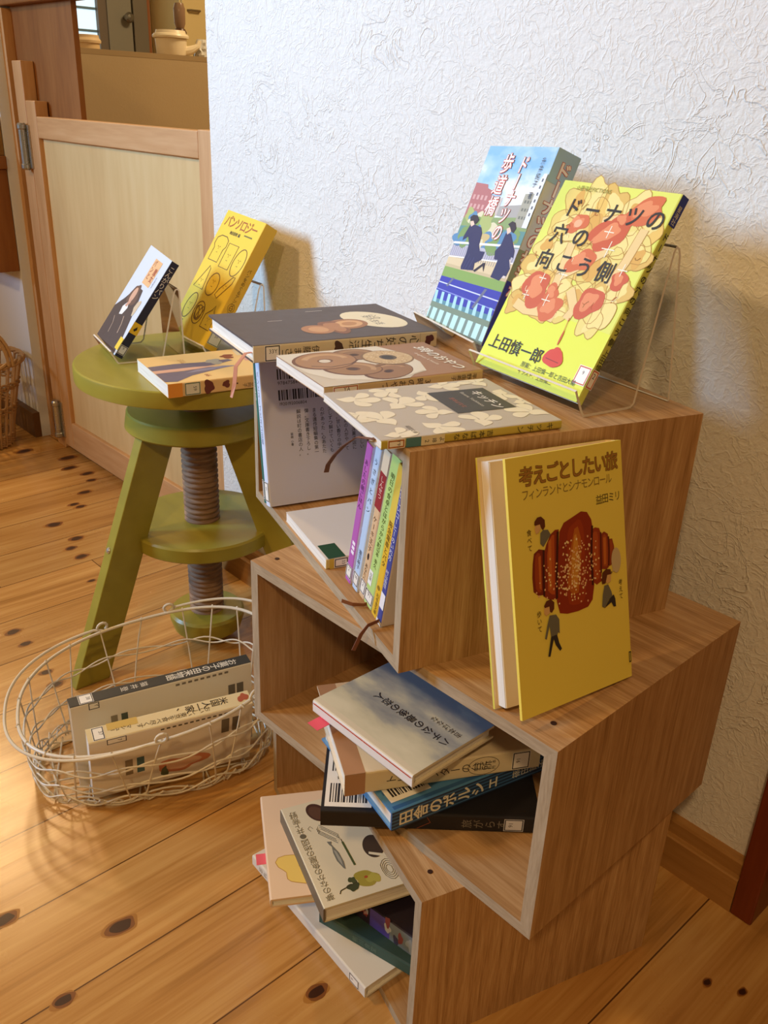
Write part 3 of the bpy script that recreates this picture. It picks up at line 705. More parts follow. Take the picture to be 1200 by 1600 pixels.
def bridge_book():
    k = Book(.1401, .2056, .0285, sky_cover(), '#d5dbe0', '#c9d3d8', hard=False)
    k.poly('F', [(0, .80), (0, .60), (.34, .62), (.345, .70), (.30, .765), (.22, .775), (.20, .795)], '#b06f70', 1)
    for i in range(4):
        for j in range(2): k.rect('F', .03 + .065 * i, .66 + .05 * j, .065 + .065 * i, .685 + .05 * j, '#cfa09c', 2)
    k.poly('F', [(.35, .62), (.35, .71), (.5, .735), (.5, .64)], '#c9bdb6', 1); k.poly('F', [(.5, .64), (.5, .69), (.8, .71), (1, .70), (1, .62)], '#a9a6a2', 1)
    k.poly('F', [(.80, .60), (.80, .765), (.985, .775), (.985, .6)], '#a6a494', 2)
    for i in range(4):
        for j in range(3): k.rect('F', .825 + .04 * i, .64 + .04 * j, .85 + .04 * i, .655 + .04 * j, '#73766c', 3)
    k.poly('F', [(0, .605), (1, .655), (1, .50), (0, .45)], '#8aa06a', 1); k.poly('F', [(0, .56), (1, .585), (1, .50), (0, .45)], '#5f8f8c', 2)
    rr = random.Random(8)
    for i in range(26): k.blob('F', rr.uniform(.04, .96), rr.uniform(.47, .63), rr.uniform(.004, .011), rr.choice(('#7d9a5b', '#a9b46f', '#4f86a6', '#c9b27c', '#5b8ab0', '#d9d2b0')), 3, i, sx=1.6)
    k.poly('F', [(0, .45), (1, .50), (1, .42), (0, .38)], '#b9b7c4', 2); k.poly('F', [(0, .39), (1, .425), (1, .315), (0, .315)], '#d9c49c', 2)
    for i in range(30): k.poly('F', [(.01 + .033 * i, .385), (.018 + .033 * i, .385), (.018 + .033 * i, .455), (.01 + .033 * i, .45)], '#8d8698', 3)
    k.stroke('F', [(0, .463), (1, .51)], .0024, '#efe9e2', 3); k.stroke('F', [(0, .385), (1, .425)], .0014, '#efe9e2', 3)
    k.poly('F', [(0, .335), (1, .335), (1, .27), (0, .265)], '#86a558', 3); k.poly('F', [(0, .345), (1, .345), (1, .33), (0, .328)], '#c8b48c', 3)
    k.poly('F', [(0, .272), (1, .278), (1, .11), (0, .11)], '#3b3fa6', 3); k.stroke('F', [(0, .238), (1, .232)], .0013, '#cfd6ee', 4); k.stroke('F', [(0, .20), (1, .185)], .0010, '#8f99d6', 4)
    k.poly('F', [(0, .145), (1, .155), (1, .118), (0, .118)], '#5f8f9c', 4)
    for i in range(9): k.poly('F', [(.02 + .115 * i, .118), (.075 + .115 * i, .118), (.045 + .115 * i, .19), (.0 + .115 * i if i else 0, .19)], '#a9d6da', 4)
    k.poly('F', [(.2, .278), (.235, .278), (.175, .225), (.14, .225)], '#6c7088', 5); k.poly('F', [(.75, .27), (.79, .27), (.70, .16), (.66, .16)], '#6c7088', 5)
    k.poly('F', [(0, .118), (1, .118), (1, 0), (0, 0)], '#bfe3dc', 4)
    for i in range(8): k.rect('F', .02 + .125 * i, 0, .065 + .125 * i, .118, '#7d8f86', 5)
    k.poly('F', [(0, .125), (1, .125), (1, .095), (0, .095)], '#7c8c78', 6); k.poly('F', [(0, .018), (1, .018), (1, 0), (0, 0)], '#6f7f74', 6)
    navy, skin, hair = '#2d2f58', '#e9c7b2', '#2e2736'
    k.poly('F', [(.164, .573), (.234, .577), (.353, .568), (.398, .539), (.421, .476), (.466, .447), (.545, .449), (.537, .405), (.457, .381), (.477, .343), (.278, .332), (.261, .348), (.271, .415), (.256, .472), (.2, .509), (.129, .483), (.126, .508)], navy, 7)
    k.poly('F', [(.477, .343), (.586, .393), (.617, .396), (.635, .349), (.592, .377), (.507, .337)], hair, 7); k.poly('F', [(.14, .588), (.189, .595), (.229, .577), (.189, .562)], skin, 8)
    k.poly('F', [(.12, .612), (.154, .626), (.227, .626), (.276, .604), (.259, .587), (.234, .577), (.189, .595), (.139, .592)], hair, 9)
    k.poly('F', [(.745, .562), (.818, .563), (.954, .486), (.975, .45), (.937, .454), (.933, .438), (.985, .399), (.975, .357), (.935, .358), (.904, .328), (.765, .334), (.77, .37), (.776, .425), (.721, .424), (.688, .465), (.737, .5)], navy, 7)
    k.poly('F', [(.731, .584), (.768, .594), (.811, .574), (.771, .556)], skin, 8); k.poly('F', [(.728, .607), (.772, .625), (.82, .62), (.86, .592), (.844, .569), (.807, .574), (.775, .594)], hair, 9)
    k.poly('F', [(.90, .345), (.97, .345), (.985, .40), (.95, .44), (.90, .44)], '#d9cbc4', 6)
    for a, b in ((.3, .42), (.34, .40), (.39, .41)): k.stroke('F', [(a, .335), (a + .03, b)], .0008, '#4a4d7c', 8)
    for u, v, t in ((.62, .955, 'ドーナツの'), (.385, .965, '歩道橋')):
        k.text('F', t, u, v, .0195 if len(t) > 3 else .0225, '#c65a55', 10, vert=True, sp=.92 if len(t) > 3 else 1.03, shear=.12, bold=.042); k.text('F', t, u, v, .0195 if len(t) > 3 else .0225, '#fbf3ea', 12, vert=True, sp=.92 if len(t) > 3 else 1.03, shear=.12, bold=.008)
    k.text('F', '升井純子 著', .875, .95, .0078, '#3c4658', 10, vert=True, sp=1.0)
    k.rect('S', 0, .84, 1, 1, '#a6cbe4', 0); k.rect('S', 0, 0, 1, .34, '#3b3f9a', 0); k.rect('S', 0, .34, 1, .5, '#9aa98a', 0)
    for c, l, bd in (('#c65a55', 3, .05), ('#fbf3ea', 5, .02)): k.text('S', 'ドーナツの歩道橋', .5, .955, .019, c, l, vert=True, sp=.95, bold=bd)
    # narrow pale strip printed down the hinge
    k.poly('F', [(.93, .60), (1, .60), (1, .87), (.955, .87), (.93, .84)], '#dfe2e4', 10)
    for i in range(6): k.rect('F', .955, .83 - .034 * i, .975, .845 - .034 * i, '#5d6470', 11)
    k.make('paperback_book', 'paperback with two schoolgirls in navy walking under a blue sky, on the rear acrylic stand', pose((-.7185, .7626, .6318), -19.9, 69.1, -2.4), group=GR)
bridge_book()
stand_for(pose((-.7185, .7626, .6318), -19.9, 69.1, -2.4), .1401, .0285, -19.9, Z1, .15, [(a + (.012 if i > 6 else 0), b) for i, (a, b) in enumerate(PROF)], 'clear acrylic stand holding the schoolgirl bridge book by the wall', -.004)
def donut_hole_book():
    k = Book(.149, .1972, .0092, '#dde368', '#d6dc66', '#d6dc66', hard=False)
    rr = random.Random(11)
    k.poly('F', [(0, .36), (1, .33), (1, 0), (0, 0)], '#dfe74a', 0)
    pal = ['#e0c86c', '#e5d47c', '#d9b45c', '#e9d98c', '#e4bf62']
    # tangle of bread, fruit and limbs
    blobs = [(.20, .90, .016), (.34, .91, .017), (.52, .90, .02), (.72, .89, .019), (.88, .84, .016), (.16, .78, .017), (.12, .66, .015), (.10, .55, .014), (.30, .76, .018), (.44, .80, .020), (.62, .76, .024), (.80, .74, .022), (.90, .68, .016),
             (.26, .62, .018), (.42, .60, .021), (.60, .60, .022), (.78, .58, .020), (.90, .52, .014), (.14, .44, .017), (.26, .44, .018), (.42, .46, .022), (.58, .44, .020), (.74, .46, .018), (.86, .42, .015), (.34, .36, .014), (.50, .36, .015), (.80, .36, .014), (.10, .36, .012)]
    for i, (u, v, r) in enumerate(blobs):
        sx = rr.uniform(1.0, 1.6); rot = rr.uniform(0, 180)
        p = k.blob('F', u, v, r * .84, pal[i % 5], 1 + i % 2, i, sx=sx, rough=.28, rot=rot); k.strokem('F', p, .0007, '#b68a3c', 4, True)
        k.blob('F', u + .01, v + .005, r * .46, '#edd98a' if i % 3 else '#d8a850', 3, i + 50, sx=sx, rough=.3, rot=rot)
    arms = [[(.10, .35), (.22, .33), (.36, .34), (.50, .33)], [(.34, .70), (.36, .58), (.38, .46)], [(.36, .52), (.50, .60), (.66, .70)], [(.52, .48), (.62, .40), (.60, .34)], [(.86, .82), (.84, .66), (.80, .54)], [(.50, .82), (.60, .84), (.70, .84)]]
    for a in arms: k.stroke('F', a, .011, '#b68a3c', 4); k.stroke('F', a, .0096, '#e6c98a', 5)
    reds = [(.31, .795, .011, 1.3, 20), (.60, .765, .016, 1.7, 25), (.49, .62, .013, 1.5, 20), (.22, .44, .021, 1.0, 80), (.42, .365, .014, 1.2, 0), (.72, .44, .015, 1.4, 20), (.80, .90, .014, 1.8, 30), (.86, .57, .012, .8, 70), (.38, .44, .012, .8, 60), (.66, .84, .008, 1.6, 0)]
    for i, (u, v, r, sx, rot) in enumerate(reds):
        p = k.blob('F', u, v, r * .86, '#c85a34' if i % 2 else '#d06a3c', 6, 100 + i, sx=sx, rough=.22, rot=rot); k.blob('F', u - .01, v + .008, r * .5, '#e08a5a', 7, 120 + i, sx=sx, rot=rot)
    k.ell('F', .31, .795, .005, .004, '#e9b088', 8)
    for u, v, s in ((.60, .78, .006), (.66, .70, .008), (.40, .54, .006), (.24, .50, .005), (.85, .62, .006), (.36, .40, .006), (.16, .40, .005)):
        for a in (0, 90): k.strokem('F', [(u * k.w - s * math.cos(R(a)), v * k.h - s * math.sin(R(a))), (u * k.w + s * math.cos(R(a)), v * k.h + s * math.sin(R(a)))], .0009, '#f6f2dc', 9)
    for i in range(26):
        u, v = rr.uniform(.08, .92), rr.uniform(.36, .92); a = rr.uniform(0, 6.28)
        k.strokem('F', [(u * k.w + .004 * math.cos(a + q), v * k.h + .004 * math.sin(a + 1.3 * q)) for q in (0, .6, 1.2, 1.8)], .0006, rr.choice(('#9c7430', '#f3ecc0', '#b5622e')), 9)
    bk = '#25211c'
    for t, u, v, sp in (('ドーナツの', .13, .828, 1.24), ('穴の', .12, .69, 1.42), ('向こう側', .105, .555, 1.28)): k.text('F', t, u, v, .0212, bk, 11, sp=sp, bold=.012)
    k.text('F', '上田慎一郎', .04, .105, .0158, bk, 8, bold=.008)
    k.blob('F', .66, .15, .0095, '#d2452f', 8, 3, sx=1.25, rough=.12); k.ell('F', .66, .19, .004, .003, '#d2452f', 9); k.stroke('F', [(.60, .14), (.72, .135)], .0008, '#8c2a1c', 9)
    k.ell('F', .64, .25, .0011, .0075, '#c8552e', 8); k.stroke('F', [(.63, .35), (.64, .26)], .0006, '#c8552e', 8)
    k.text('F', '原案：上田慎一郎と吉田大輔', .42, .064, .0058, bk, 8); k.text('F', 'イラスト：上田慎二', .42, .028, .0054, bk, 8)
    k.text('F', '☆星海社FICTIONS', .14, .958, .0056, '#8a8630', 8)
    k.rect('S', 0, .86, 1, 1, '#2c3a8c', 1); k.text('S', '星海社', .5, .955, .0058, '#e6e2b8', 2, vert=True)
    k.text('S', 'ドーナツの穴の向こう側', .5, .83, .0078, bk, 2, vert=True, sp=1.28, bold=.01); k.text('S', '上田慎一郎', .5, .27, .0072, bk, 2, vert=True, sp=1.0)
    k.label('F', .895, .075, .998, .165, '#c8643c', '9', col='#f2eee6'); k.label('S', .02, .075, .98, .165, '#c8643c', '2', col='#f2eee6', tsize=.007)
    k.make('paperback_book', 'lime yellow paperback with a tangle of orange bread drawings, on the front acrylic stand', pose((-.5817, .6764, .6324), -10.8, 61.7, -.2), group=GR)
donut_hole_book()
stand_for(pose((-.5817, .6764, .6324), -10.8, 61.7, -.2), .149, .0092, -10.8, Z1, .156, PROF, 'clear acrylic stand holding the lime yellow book near the box edge')

# ---- yellow book leaning on the top box
def croissant_book():
    w, h, tb = .1373, .210, .0158
    yel = '#ecd65a'
    k = Book(w, h, tb, yel, yel, '#d8cf55', hard=True, endp='#e3cb9e')
    k.label('S', .05, .06, .95, .13, '#2e2a22', '9', tsize=.006)
    root = k.make('hardcover_book', 'yellow hardcover with a big red-brown croissant, leaning half open against the top box', pose((-.3708, .4838, Z2 + .0010), 76.4, 72.2, 1.6), group=GR, open_angle=8)
    # front board, hinged at the spine and standing open
    f = Book(w, h, .0026, yel, yel, '#e3cb9e', hard=True); f.cb = MB()
    cb = f.cb
    cb.box((0, 0, 0), (w, h, .0026), ink(yel), {'-z': ink('#e3cb9e')})
    brown, b2 = '#9a7428', '#7c5e26'
    for c, l, bd in (('#7a5a20', 2, .035), ('#a5762e', 3, .006)): f.text('F', '考えごとしたい旅', .095, .893, .0166, c, l, sp=.88, bold=bd)
    f.text('F', 'フィンランドとシナモンロール', .105, .838, .0094, '#8b7436', 2, sp=.87, sx=.94); f.text('F', '益田ミリ', .735, .762, .0088, '#4f4318', 2, sp=.9)
    P1 = [[(.162, .589), (.177, .627), (.219, .64), (.258, .633), (.242, .459), (.193, .463), (.155, .482), (.152, .537)], [(.236, .453), (.255, .613), (.283, .65), (.325, .686), (.364, .699), (.396, .697), (.349, .427), (.289, .433)],
          [(.343, .419), (.368, .563), (.399, .687), (.441, .718), (.518, .732), (.597, .747), (.65, .739), (.685, .706), (.695, .667), (.681, .437), (.659, .382), (.616, .359), (.526, .354), (.429, .357), (.364, .369)],
          [(.669, .661), (.715, .67), (.754, .663), (.767, .64), (.753, .446), (.706, .436), (.663, .458), (.652, .526)], [(.761, .636), (.798, .644), (.832, .631), (.84, .57), (.826, .494), (.804, .488), (.749, .495)], [(.834, .609), (.87, .607), (.885, .574), (.882, .531), (.853, .501), (.831, .496)]]
    for i, p in enumerate(P1):
        f.poly('F', p, ('#7a2a12', '#8a3216', '#8e3013', '#9a3d18', '#8f3a1a', '#94401c')[i], 2 + (1 if i == 2 else 0))
        cx = sum(q[0] for q in p) / len(p); cy = sum(q[1] for q in p) / len(p)
        f.poly('F', [(cx + (u - cx) * .5, cy + (v - cy) * .86) for u, v in p], ('#9c4018', '#b5521e', '#9d3a14', '#b0501f', '#a8501f', '#a34a20')[i], 4)
    f.stroke('F', [(.258, .633), (.248, .56), (.24, .455)], .0022, '#45180c', 5); f.stroke('F', [(.385, .69), (.36, .55), (.345, .43)], .0026, '#45180c', 5); f.stroke('F', [(.69, .68), (.668, .56), (.668, .44)], .0024, '#45180c', 5); f.stroke('F', [(.765, .645), (.758, .57), (.752, .48)], .0018, '#5a200e', 5); f.stroke('F', [(.835, .62), (.835, .56), (.825, .5)], .0018, '#5a200e', 5)
    gold = [(.531, .685), (.561, .691), (.583, .643), (.567, .518), (.536, .428), (.487, .426), (.443, .46), (.469, .578)]
    f.poly('F', gold, '#b8651f', 5); f.poly('F', [(.52 + (u - .52) * .55, .55 + (v - .55) * .8) for u, v in gold], '#cf8e35', 6)
    f.poly('F', [(.30, .66), (.325, .67), (.31, .48), (.285, .47)], '#c46a28', 5); f.poly('F', [(.21, .61), (.232, .615), (.222, .48), (.205, .49)], '#bd6426', 5); f.poly('F', [(.785, .62), (.81, .62), (.80, .51), (.78, .51)], '#c46a28', 5)
    rr = random.Random(4)
    for i in range(270):
        u = rr.gauss(.50, .085); v = rr.gauss(.52, .062)
        if i % 5 == 0: u = rr.uniform(.16, .76); v = rr.uniform(.46, .57)
        if not (.16 < u < .78 and .38 < v < .66): continue
        f.ell('F', u, v, rr.uniform(.0006, .0011), rr.uniform(.0006, .0011), rr.choice(('#f0cf8a', '#f3dca8', '#e7b48a')), 8, 0, 8)
    hairc, skinc, gry, drk = '#5f3018', '#d9ae72', '#6d6a5a', '#33302e'
    for pts, c, l in (([(.195, .749), (.219, .762), (.25, .763), (.279, .747), (.28, .722), (.261, .71), (.248, .717), (.237, .734), (.206, .733), (.191, .736)], hairc, 3), ([(.197, .731), (.237, .736), (.244, .717), (.224, .704), (.201, .7), (.193, .716)], skinc, 2),
                      ([(.237, .7), (.261, .71), (.301, .707), (.322, .686), (.285, .664), (.255, .645), (.231, .661)], gry, 2), ([(.229, .417), (.252, .434), (.289, .436), (.317, .42), (.313, .395), (.291, .382), (.275, .389), (.274, .41), (.235, .409)], hairc, 5), ([(.23, .408), (.274, .409), (.277, .384), (.244, .376), (.227, .387)], skinc, 4),
                      ([(.271, .374), (.326, .37), (.351, .347), (.348, .291), (.335, .298), (.324, .286), (.273, .289), (.265, .333), (.235, .284), (.22, .289), (.248, .34)], gry, 4), ([(.273, .289), (.325, .29), (.339, .255), (.359, .228), (.343, .221), (.309, .25), (.294, .276), (.257, .212), (.239, .215)], drk, 4),
                      ([(.746, .447), (.757, .479), (.794, .49), (.835, .484), (.841, .463), (.802, .464), (.782, .432), (.751, .432)], hairc, 6), ([(.802, .464), (.839, .464), (.834, .435), (.797, .428), (.783, .442)], skinc, 5), ([(.771, .424), (.807, .424), (.834, .391), (.842, .37), (.81, .363), (.76, .333), (.74, .341), (.751, .388)], gry, 4),
                      ([(.76, .331), (.816, .364), (.854, .376), (.867, .357), (.871, .324), (.848, .325), (.829, .347), (.786, .337)], drk, 5)): f.poly('F', pts, c, l)
    f.ell('F', .893, .515, .0062, .011, '#c9b58a', 6); f.ell('F', .845, .47, .0009, .0009, '#7c6a3a', 6, 0, 8); f.ell('F', .862, .478, .0013, .0013, '#c9b58a', 6, 0, 8)
    for t, u, v in (('食べて', .145, .725), ('歩いて', .185, .405), ('考えて', .925, .432)): f.text('F', t, u, v, .0056, '#5a4a18', 3, vert=True, sp=1.1)
    f.label('F', .968, .062, .999, .115, '#2e2a22', '', col='#ecd65a')
    front = cb.build('front_board', root, (w, 0, tb - .0006), (0, R(8.2), 0))
    # board pivots about its right edge
    front.data.transform(Matrix.Translation((-w, 0, 0)))
    for nm, lst in f.tmp.items():
        for mb in lst:
            lo = mb.build(nm, front); lo.data.transform(Matrix.Translation((-w, 0, 0)))
    fly = MB(); fly.box((.0035, .0035, tb - .0022), (w - .004, h - .0035, tb - .0012), ink('#e3cb9e')); fly.build('flyleaf', root)
croissant_book()

# ---- inside the top box, spines out
def spine_book(o, yaw, lean, t, w, h, front, spine, name, label, deco, back=None, ribbon=None, hard=False):
    k = Book(w, h, t, front, spine, back or front, hard=hard); deco(k)
    return k.make(name, label, shelf_pose((o[0], o[1], o[2] + t * math.sin(R(max(lean, 0))) + .0004), yaw, lean, t, w), group='paperbacks leaning in the top box', ribbon=ribbon)
def dec(title, author, col, tv=.92, av=.42, size=.006, lab=None, extra=None, sp=1.05):
    def f(k):
        k.text('S', title, .5, tv, size, col, 2, vert=True, sp=sp)
        if author: k.text('S', author, .5, av, size * .85, col, 2, vert=True)
        if lab: k.label('S', .03, .03, .97, .125, '#3a3448', lab, tsize=.006)
        if extra: extra(k)
    return f
ZF = F1
spine_book((-.6010, .5150, ZF), -14, 13.4, .0125, .112, .1650, '#d9cfe4', '#b45fb0', 'paperback_book', 'slim purple paperback, first of the leaning row beside the flat white book', dec('あしたの朝ごはん', '', '#5a2a66', .90, size=.0068, lab='2', extra=lambda k: [k.rect('S', .35, .22 + .035 * i, .8, .245 + .035 * i, '#f2eaf4', 2) for i in range(3)]))
spine_book((-.5838, .5096, ZF), -14, 13.6, .0118, .112, .1690, '#dfe6f0', '#b9d2ee', 'paperback_book', 'pale blue paperback leaning between the purple and the red-topped book', dec('うさぎとパン', '瀧羽麻子', '#3c4a66', .93, .30, .0072, '16', sp=1.5))
spine_book((-.5680, .5050, ZF), -14, 14.0, .0112, .112, .1730, '#e6d9c0', '#d9b78c', 'paperback_book', 'beige paperback with a dark red band at the top of its spine', dec('ケーキ王子', '', '#5a3c22', .58, size=.0072, lab='2', sp=1.2, extra=lambda k: (k.rect('S', 0, .63, 1, .86, '#94262a', 1), k.rect('S', 0, .86, 1, 1, '#e3d2b2', 1), k.text('S', 'しんせつ', .5, .84, .0062, '#f0d8c4', 3, vert=True), k.ell('S', .5, .30, .0016, .004, '#2c2420', 3), k.text('S', 'あなたへ', .5, .25, .0055, '#5a3c22', 3, vert=True))))
spine_book((-.5532, .4985, ZF), -13.6, 14.3, .0165, .112, .1748, '#cfd0d8', '#b7d67c', 'paperback_book', 'light green paperback, the widest spine of the leaning row', dec('明日の食卓とほがらかな町', '山本 幸久', '#3f5a20', .90, .42, .0068, None, extra=lambda k: (k.rect('S', .08, .14, .5, .24, '#f1f1ea', 2), k.text('S', '双葉', .3, .225, .005, '#4a5a2a', 3, vert=True), k.label('S', .03, .02, .97, .105, '#2c2a26', '91', tsize=.006))),
           ribbon=([(.10, .004, .008), (.115, -.0005, .010), (.125, -.0005, .014), (.133, -.0005, .022)], '#8a5a3a'))
spine_book((-.5338, .4910, ZF), -16, 14.3, .0118, .108, .1735, '#dcd8d0', '#e0b62c', 'paperback_book', 'yellow-spined paperback leaning against the blue one', dec('阪急電車とバタ', '', '#5a4a1a', .66, size=.0072, extra=lambda k: (k.text('S', '幻冬舎文庫', .62, .17, .0052, '#5a4a1a', 3, vert=True), k.ell('S', .5, .205, .0026, .0026, '#8a6f1c', 3), k.rect('S', 0, .66, 1, 1, '#d9c04a', 0))))
spine_book((-.5195, .4850, ZF), -17, 13.2, .0098, .112, .1660, '#cfcbc8', '#3c4690', 'paperback_book', 'dark blue paperback with a white label, last of the leaning row', dec('おいしいコーヒーのいれ方', '村山', '#e6e6f0', .95, .42, .0064, None, back='#d5d2d0' if False else None) if False else dec('おいしいコーヒーのいれ方', '村山由佳', '#e6e6f0', .95, .40, .0064, None, extra=lambda k: (k.rect('S', .1, .12, .95, .23, '#e9e8ea', 2), k.rect('S', 0, 0, 1, .03, '#e7e4df', 2))), back='#d4d0d2',
           ribbon=([(.10, .006, .004), (.112, .0045, .004), (.124, .0035, .002), (.132, -.002, -.002), (.139, -.018, -.005)], '#7a4a34'))
# left end: leaning on the left panel
def barcode_book():
    k = Book(.130, .172, .0150, '#c4d2e6', '#cfdcf0', '#cfd2e2', hard=False)
    k.barcode('B', .16, .865, .60, .935, 32, 5, '#2c2a34', '9784758441216'); k.barcode('B', .16, .725, .56, .795, 30, 9, '#2c2a34', '1920192006804')
    tx = ['懐かしい味とやさしい', '町の小さな洋菓子店に', '今日もあの人がやって', '来る。甘い香りの中で', '少しずつ解けていくも', 'のがあった。心あたた', 'まる連作短編集の第一', '弾。文庫書き下ろし。', '解説は町の書店の人。']
    for i, t in enumerate(tx): k.text('B', t, .945 - .076 * i, .655, .0056, '#34343f', 2, vert=True, sp=1.0)
    k.text('B', '装画 小春', .26, .50, .0036, '#3a3a48', 2, vert=True)
    k.text('S', 'パンとスープとネコ日和', .5, .93, .0078, '#6a7690', 2, vert=True, sp=1.0); k.label('S', .04, .03, .96, .17, '#3a3040', '9', tsize=.007)
    k.make('paperback_book', 'pale lilac paperback showing its barcoded back at the left end of the top box', shelf_pose((-.8012, .5594, F1), -17.3, -11.4, .0150, .130), group='paperbacks leaning in the top box')
barcode_book()
def green_thin():
    k = Book(.118, .169, .0058, '#2f6b5e', '#2f6b5e', '#3a7a6a', hard=False); k.text('S', '小さな森の家', .5, .88, .0042, '#d8e0d0', 2, vert=True); k.label('S', .04, .03, .96, .17, '#3a3040', '', tsize=.004)
    k.make('paperback_book', 'thin dark green paperback squeezed against the left panel of the top box', shelf_pose((-.8082, .5614, F1), -17.3, -11.4, .0058, .118), group='paperbacks leaning in the top box')
green_thin()
def floor_book():
    k = Book(.1258, .178, .0118, '#dcd6ce', '#cdb667', '#dcd6ce', hard=False)
    k.poly('F', [(.74, .015), (.995, .015), (.995, .125), (.74, .125)], '#1f4a34', 2); k.rect('S', 0, .02, 1, .05, '#c9a93c', 2); k.label('S', .05, .05, .95, .14, '#4a4030', '33', tsize=.005)
    k.text('F', 'ヘ', .8, .62, .012, '#6a6258', 2)
    k.make('paperback_book', 'white paperback with a green corner sticker lying flat on the top box floor', flat_up((-.7490, .5506, F1), -17.3), group='paperbacks leaning in the top box')
floor_book()

# ---- stack in the middle box
GM = 'books piled in the middle box'
def black_book():
    k = Book(.150, .2166, .0200, '#1d1b1f', '#201d20', '#1c1a1e', hard=False, endp='#b0a89c')
    k.rect('B', .04, .77, .66, .985, '#e6e2da', 1)
    # barcodes stand sideways on the back cover
    rr = random.Random(6); y = .79
    for a0, a1 in ((.06, .30), (.36, .60)):
        v = .79
        while v < .965:
            d = rr.choice((.004, .007, .011)); k.rect('B', a0 + .02, v, a1 - .04, min(v + d, .968), '#26242a', 2); v += d + rr.choice((.004, .007))
    k.text('B', '9784344', .335, .80, .008, '#26242a', 2, rot=90)
    k.rect('B', .50, .30, .72, .41, '#d9d5cc', 1)
    k.text('S', '旅がらす', .5, .36, .011, '#7d756c', 2, vert=True, sp=1.05); k.blob('S', .5, .62, .0045, '#6b2a1c', 2, 4, sx=1.4); k.stroke('S', [(.1, .56), (.5, .50), (.9, .52)], .0008, '#8a4a32', 3)
    k.label('S', .12, .075, .88, .165, '#3a3a44', '91', col='#cfcfd8', tsize=.006)
    k.make('paperback_book', 'wide black book lying barcode side up at the bottom of the middle box pile', face_down((-.3693, .577, F2 + .0006), 137.2, .150, .2166, .0200), group=GM)
black_book()
def blue_book():
    k = Book(.150, .198, .0223, '#4f86b8', '#3a5a80', '#4d84b4', hard=True, endp='#6f9cc4')
    for i in range(7): k.rect('B', .02 + .14 * i, .02, .05 + .14 * i, .98, '#2f5f94', 1)
    k.rect('S', 0, 0, 1, 1, '#2a3c58', 0)
    for i in range(5): k.rect('S', .08 + .19 * i, 0, .14 + .19 * i, 1, '#4a78a8', 1)
    k.rect('B', .08, .74, .48, .97, '#e3e2de', 2)
    rr = random.Random(3); v = .76
    while v < .95:
        d = rr.choice((.004, .007, .011)); k.rect('B', .12, v, .26, min(v + d, .952), '#26242a', 3); k.rect('B', .32, v, .44, min(v + d, .952), '#26242a', 3); v += d + rr.choice((.005, .008))
    k.text('S', '田舎のポルシェ', .5, .965, .0172, '#e8e2cc', 3, vert=True, sp=.98, bold=.02); k.text('S', '篠田節子', .5, .28, .011, '#e8e2cc', 3, vert=True)
    k.make('hardcover_book', 'blue hardcover with large pale title on its spine, on top of the black book', face_down((-.4085, .6455, F2 + .0214), 167.6, .150, .198, .0223), group=GM)
blue_book()
def cream_book():
    k = Book(.146, .202, .0256, '#c9b791', '#d9cba6', '#d8c9ab', hard=True, endp='#e2d8c4')
    k.rect('B', 0, .90, 1, 1, '#a97f5c', 1); k.rect('S', 0, .90, 1, 1, '#a9805d', 1); k.rect('B', .45, .0, 1, .9, '#cdb28e', 1)
    k.text('S', 'トリックスターの台所', .5, .80, .0115, '#3a342c', 2, vert=True, sp=.95); 
    W, H = k.dims('S'); c = (.5 * W, .30 * H)
    k.strokem('S', [(c[0] + .0108 * math.cos(a * .2618), c[1] + .0165 * math.sin(a * .2618)) for a in range(24)], .0006, '#5a5040', 3, True)
    for i, t in enumerate(('おいしい本', '楽しい台所')): k.text('S', t, .64 - .28 * i, .35, .0046, '#4a4234', 3, vert=True)
    k.label('S', .08, .055, .92, .15, '#2f2b27', '91', tsize=.006)
    k.make('hardcover_book', 'thick cream book with a circle printed on its spine, under the grey-blue sky cover', face_down((-.4020, .6098, F2 + .0446), 152.1, .146, .202, .0256), group=GM)
cream_book()
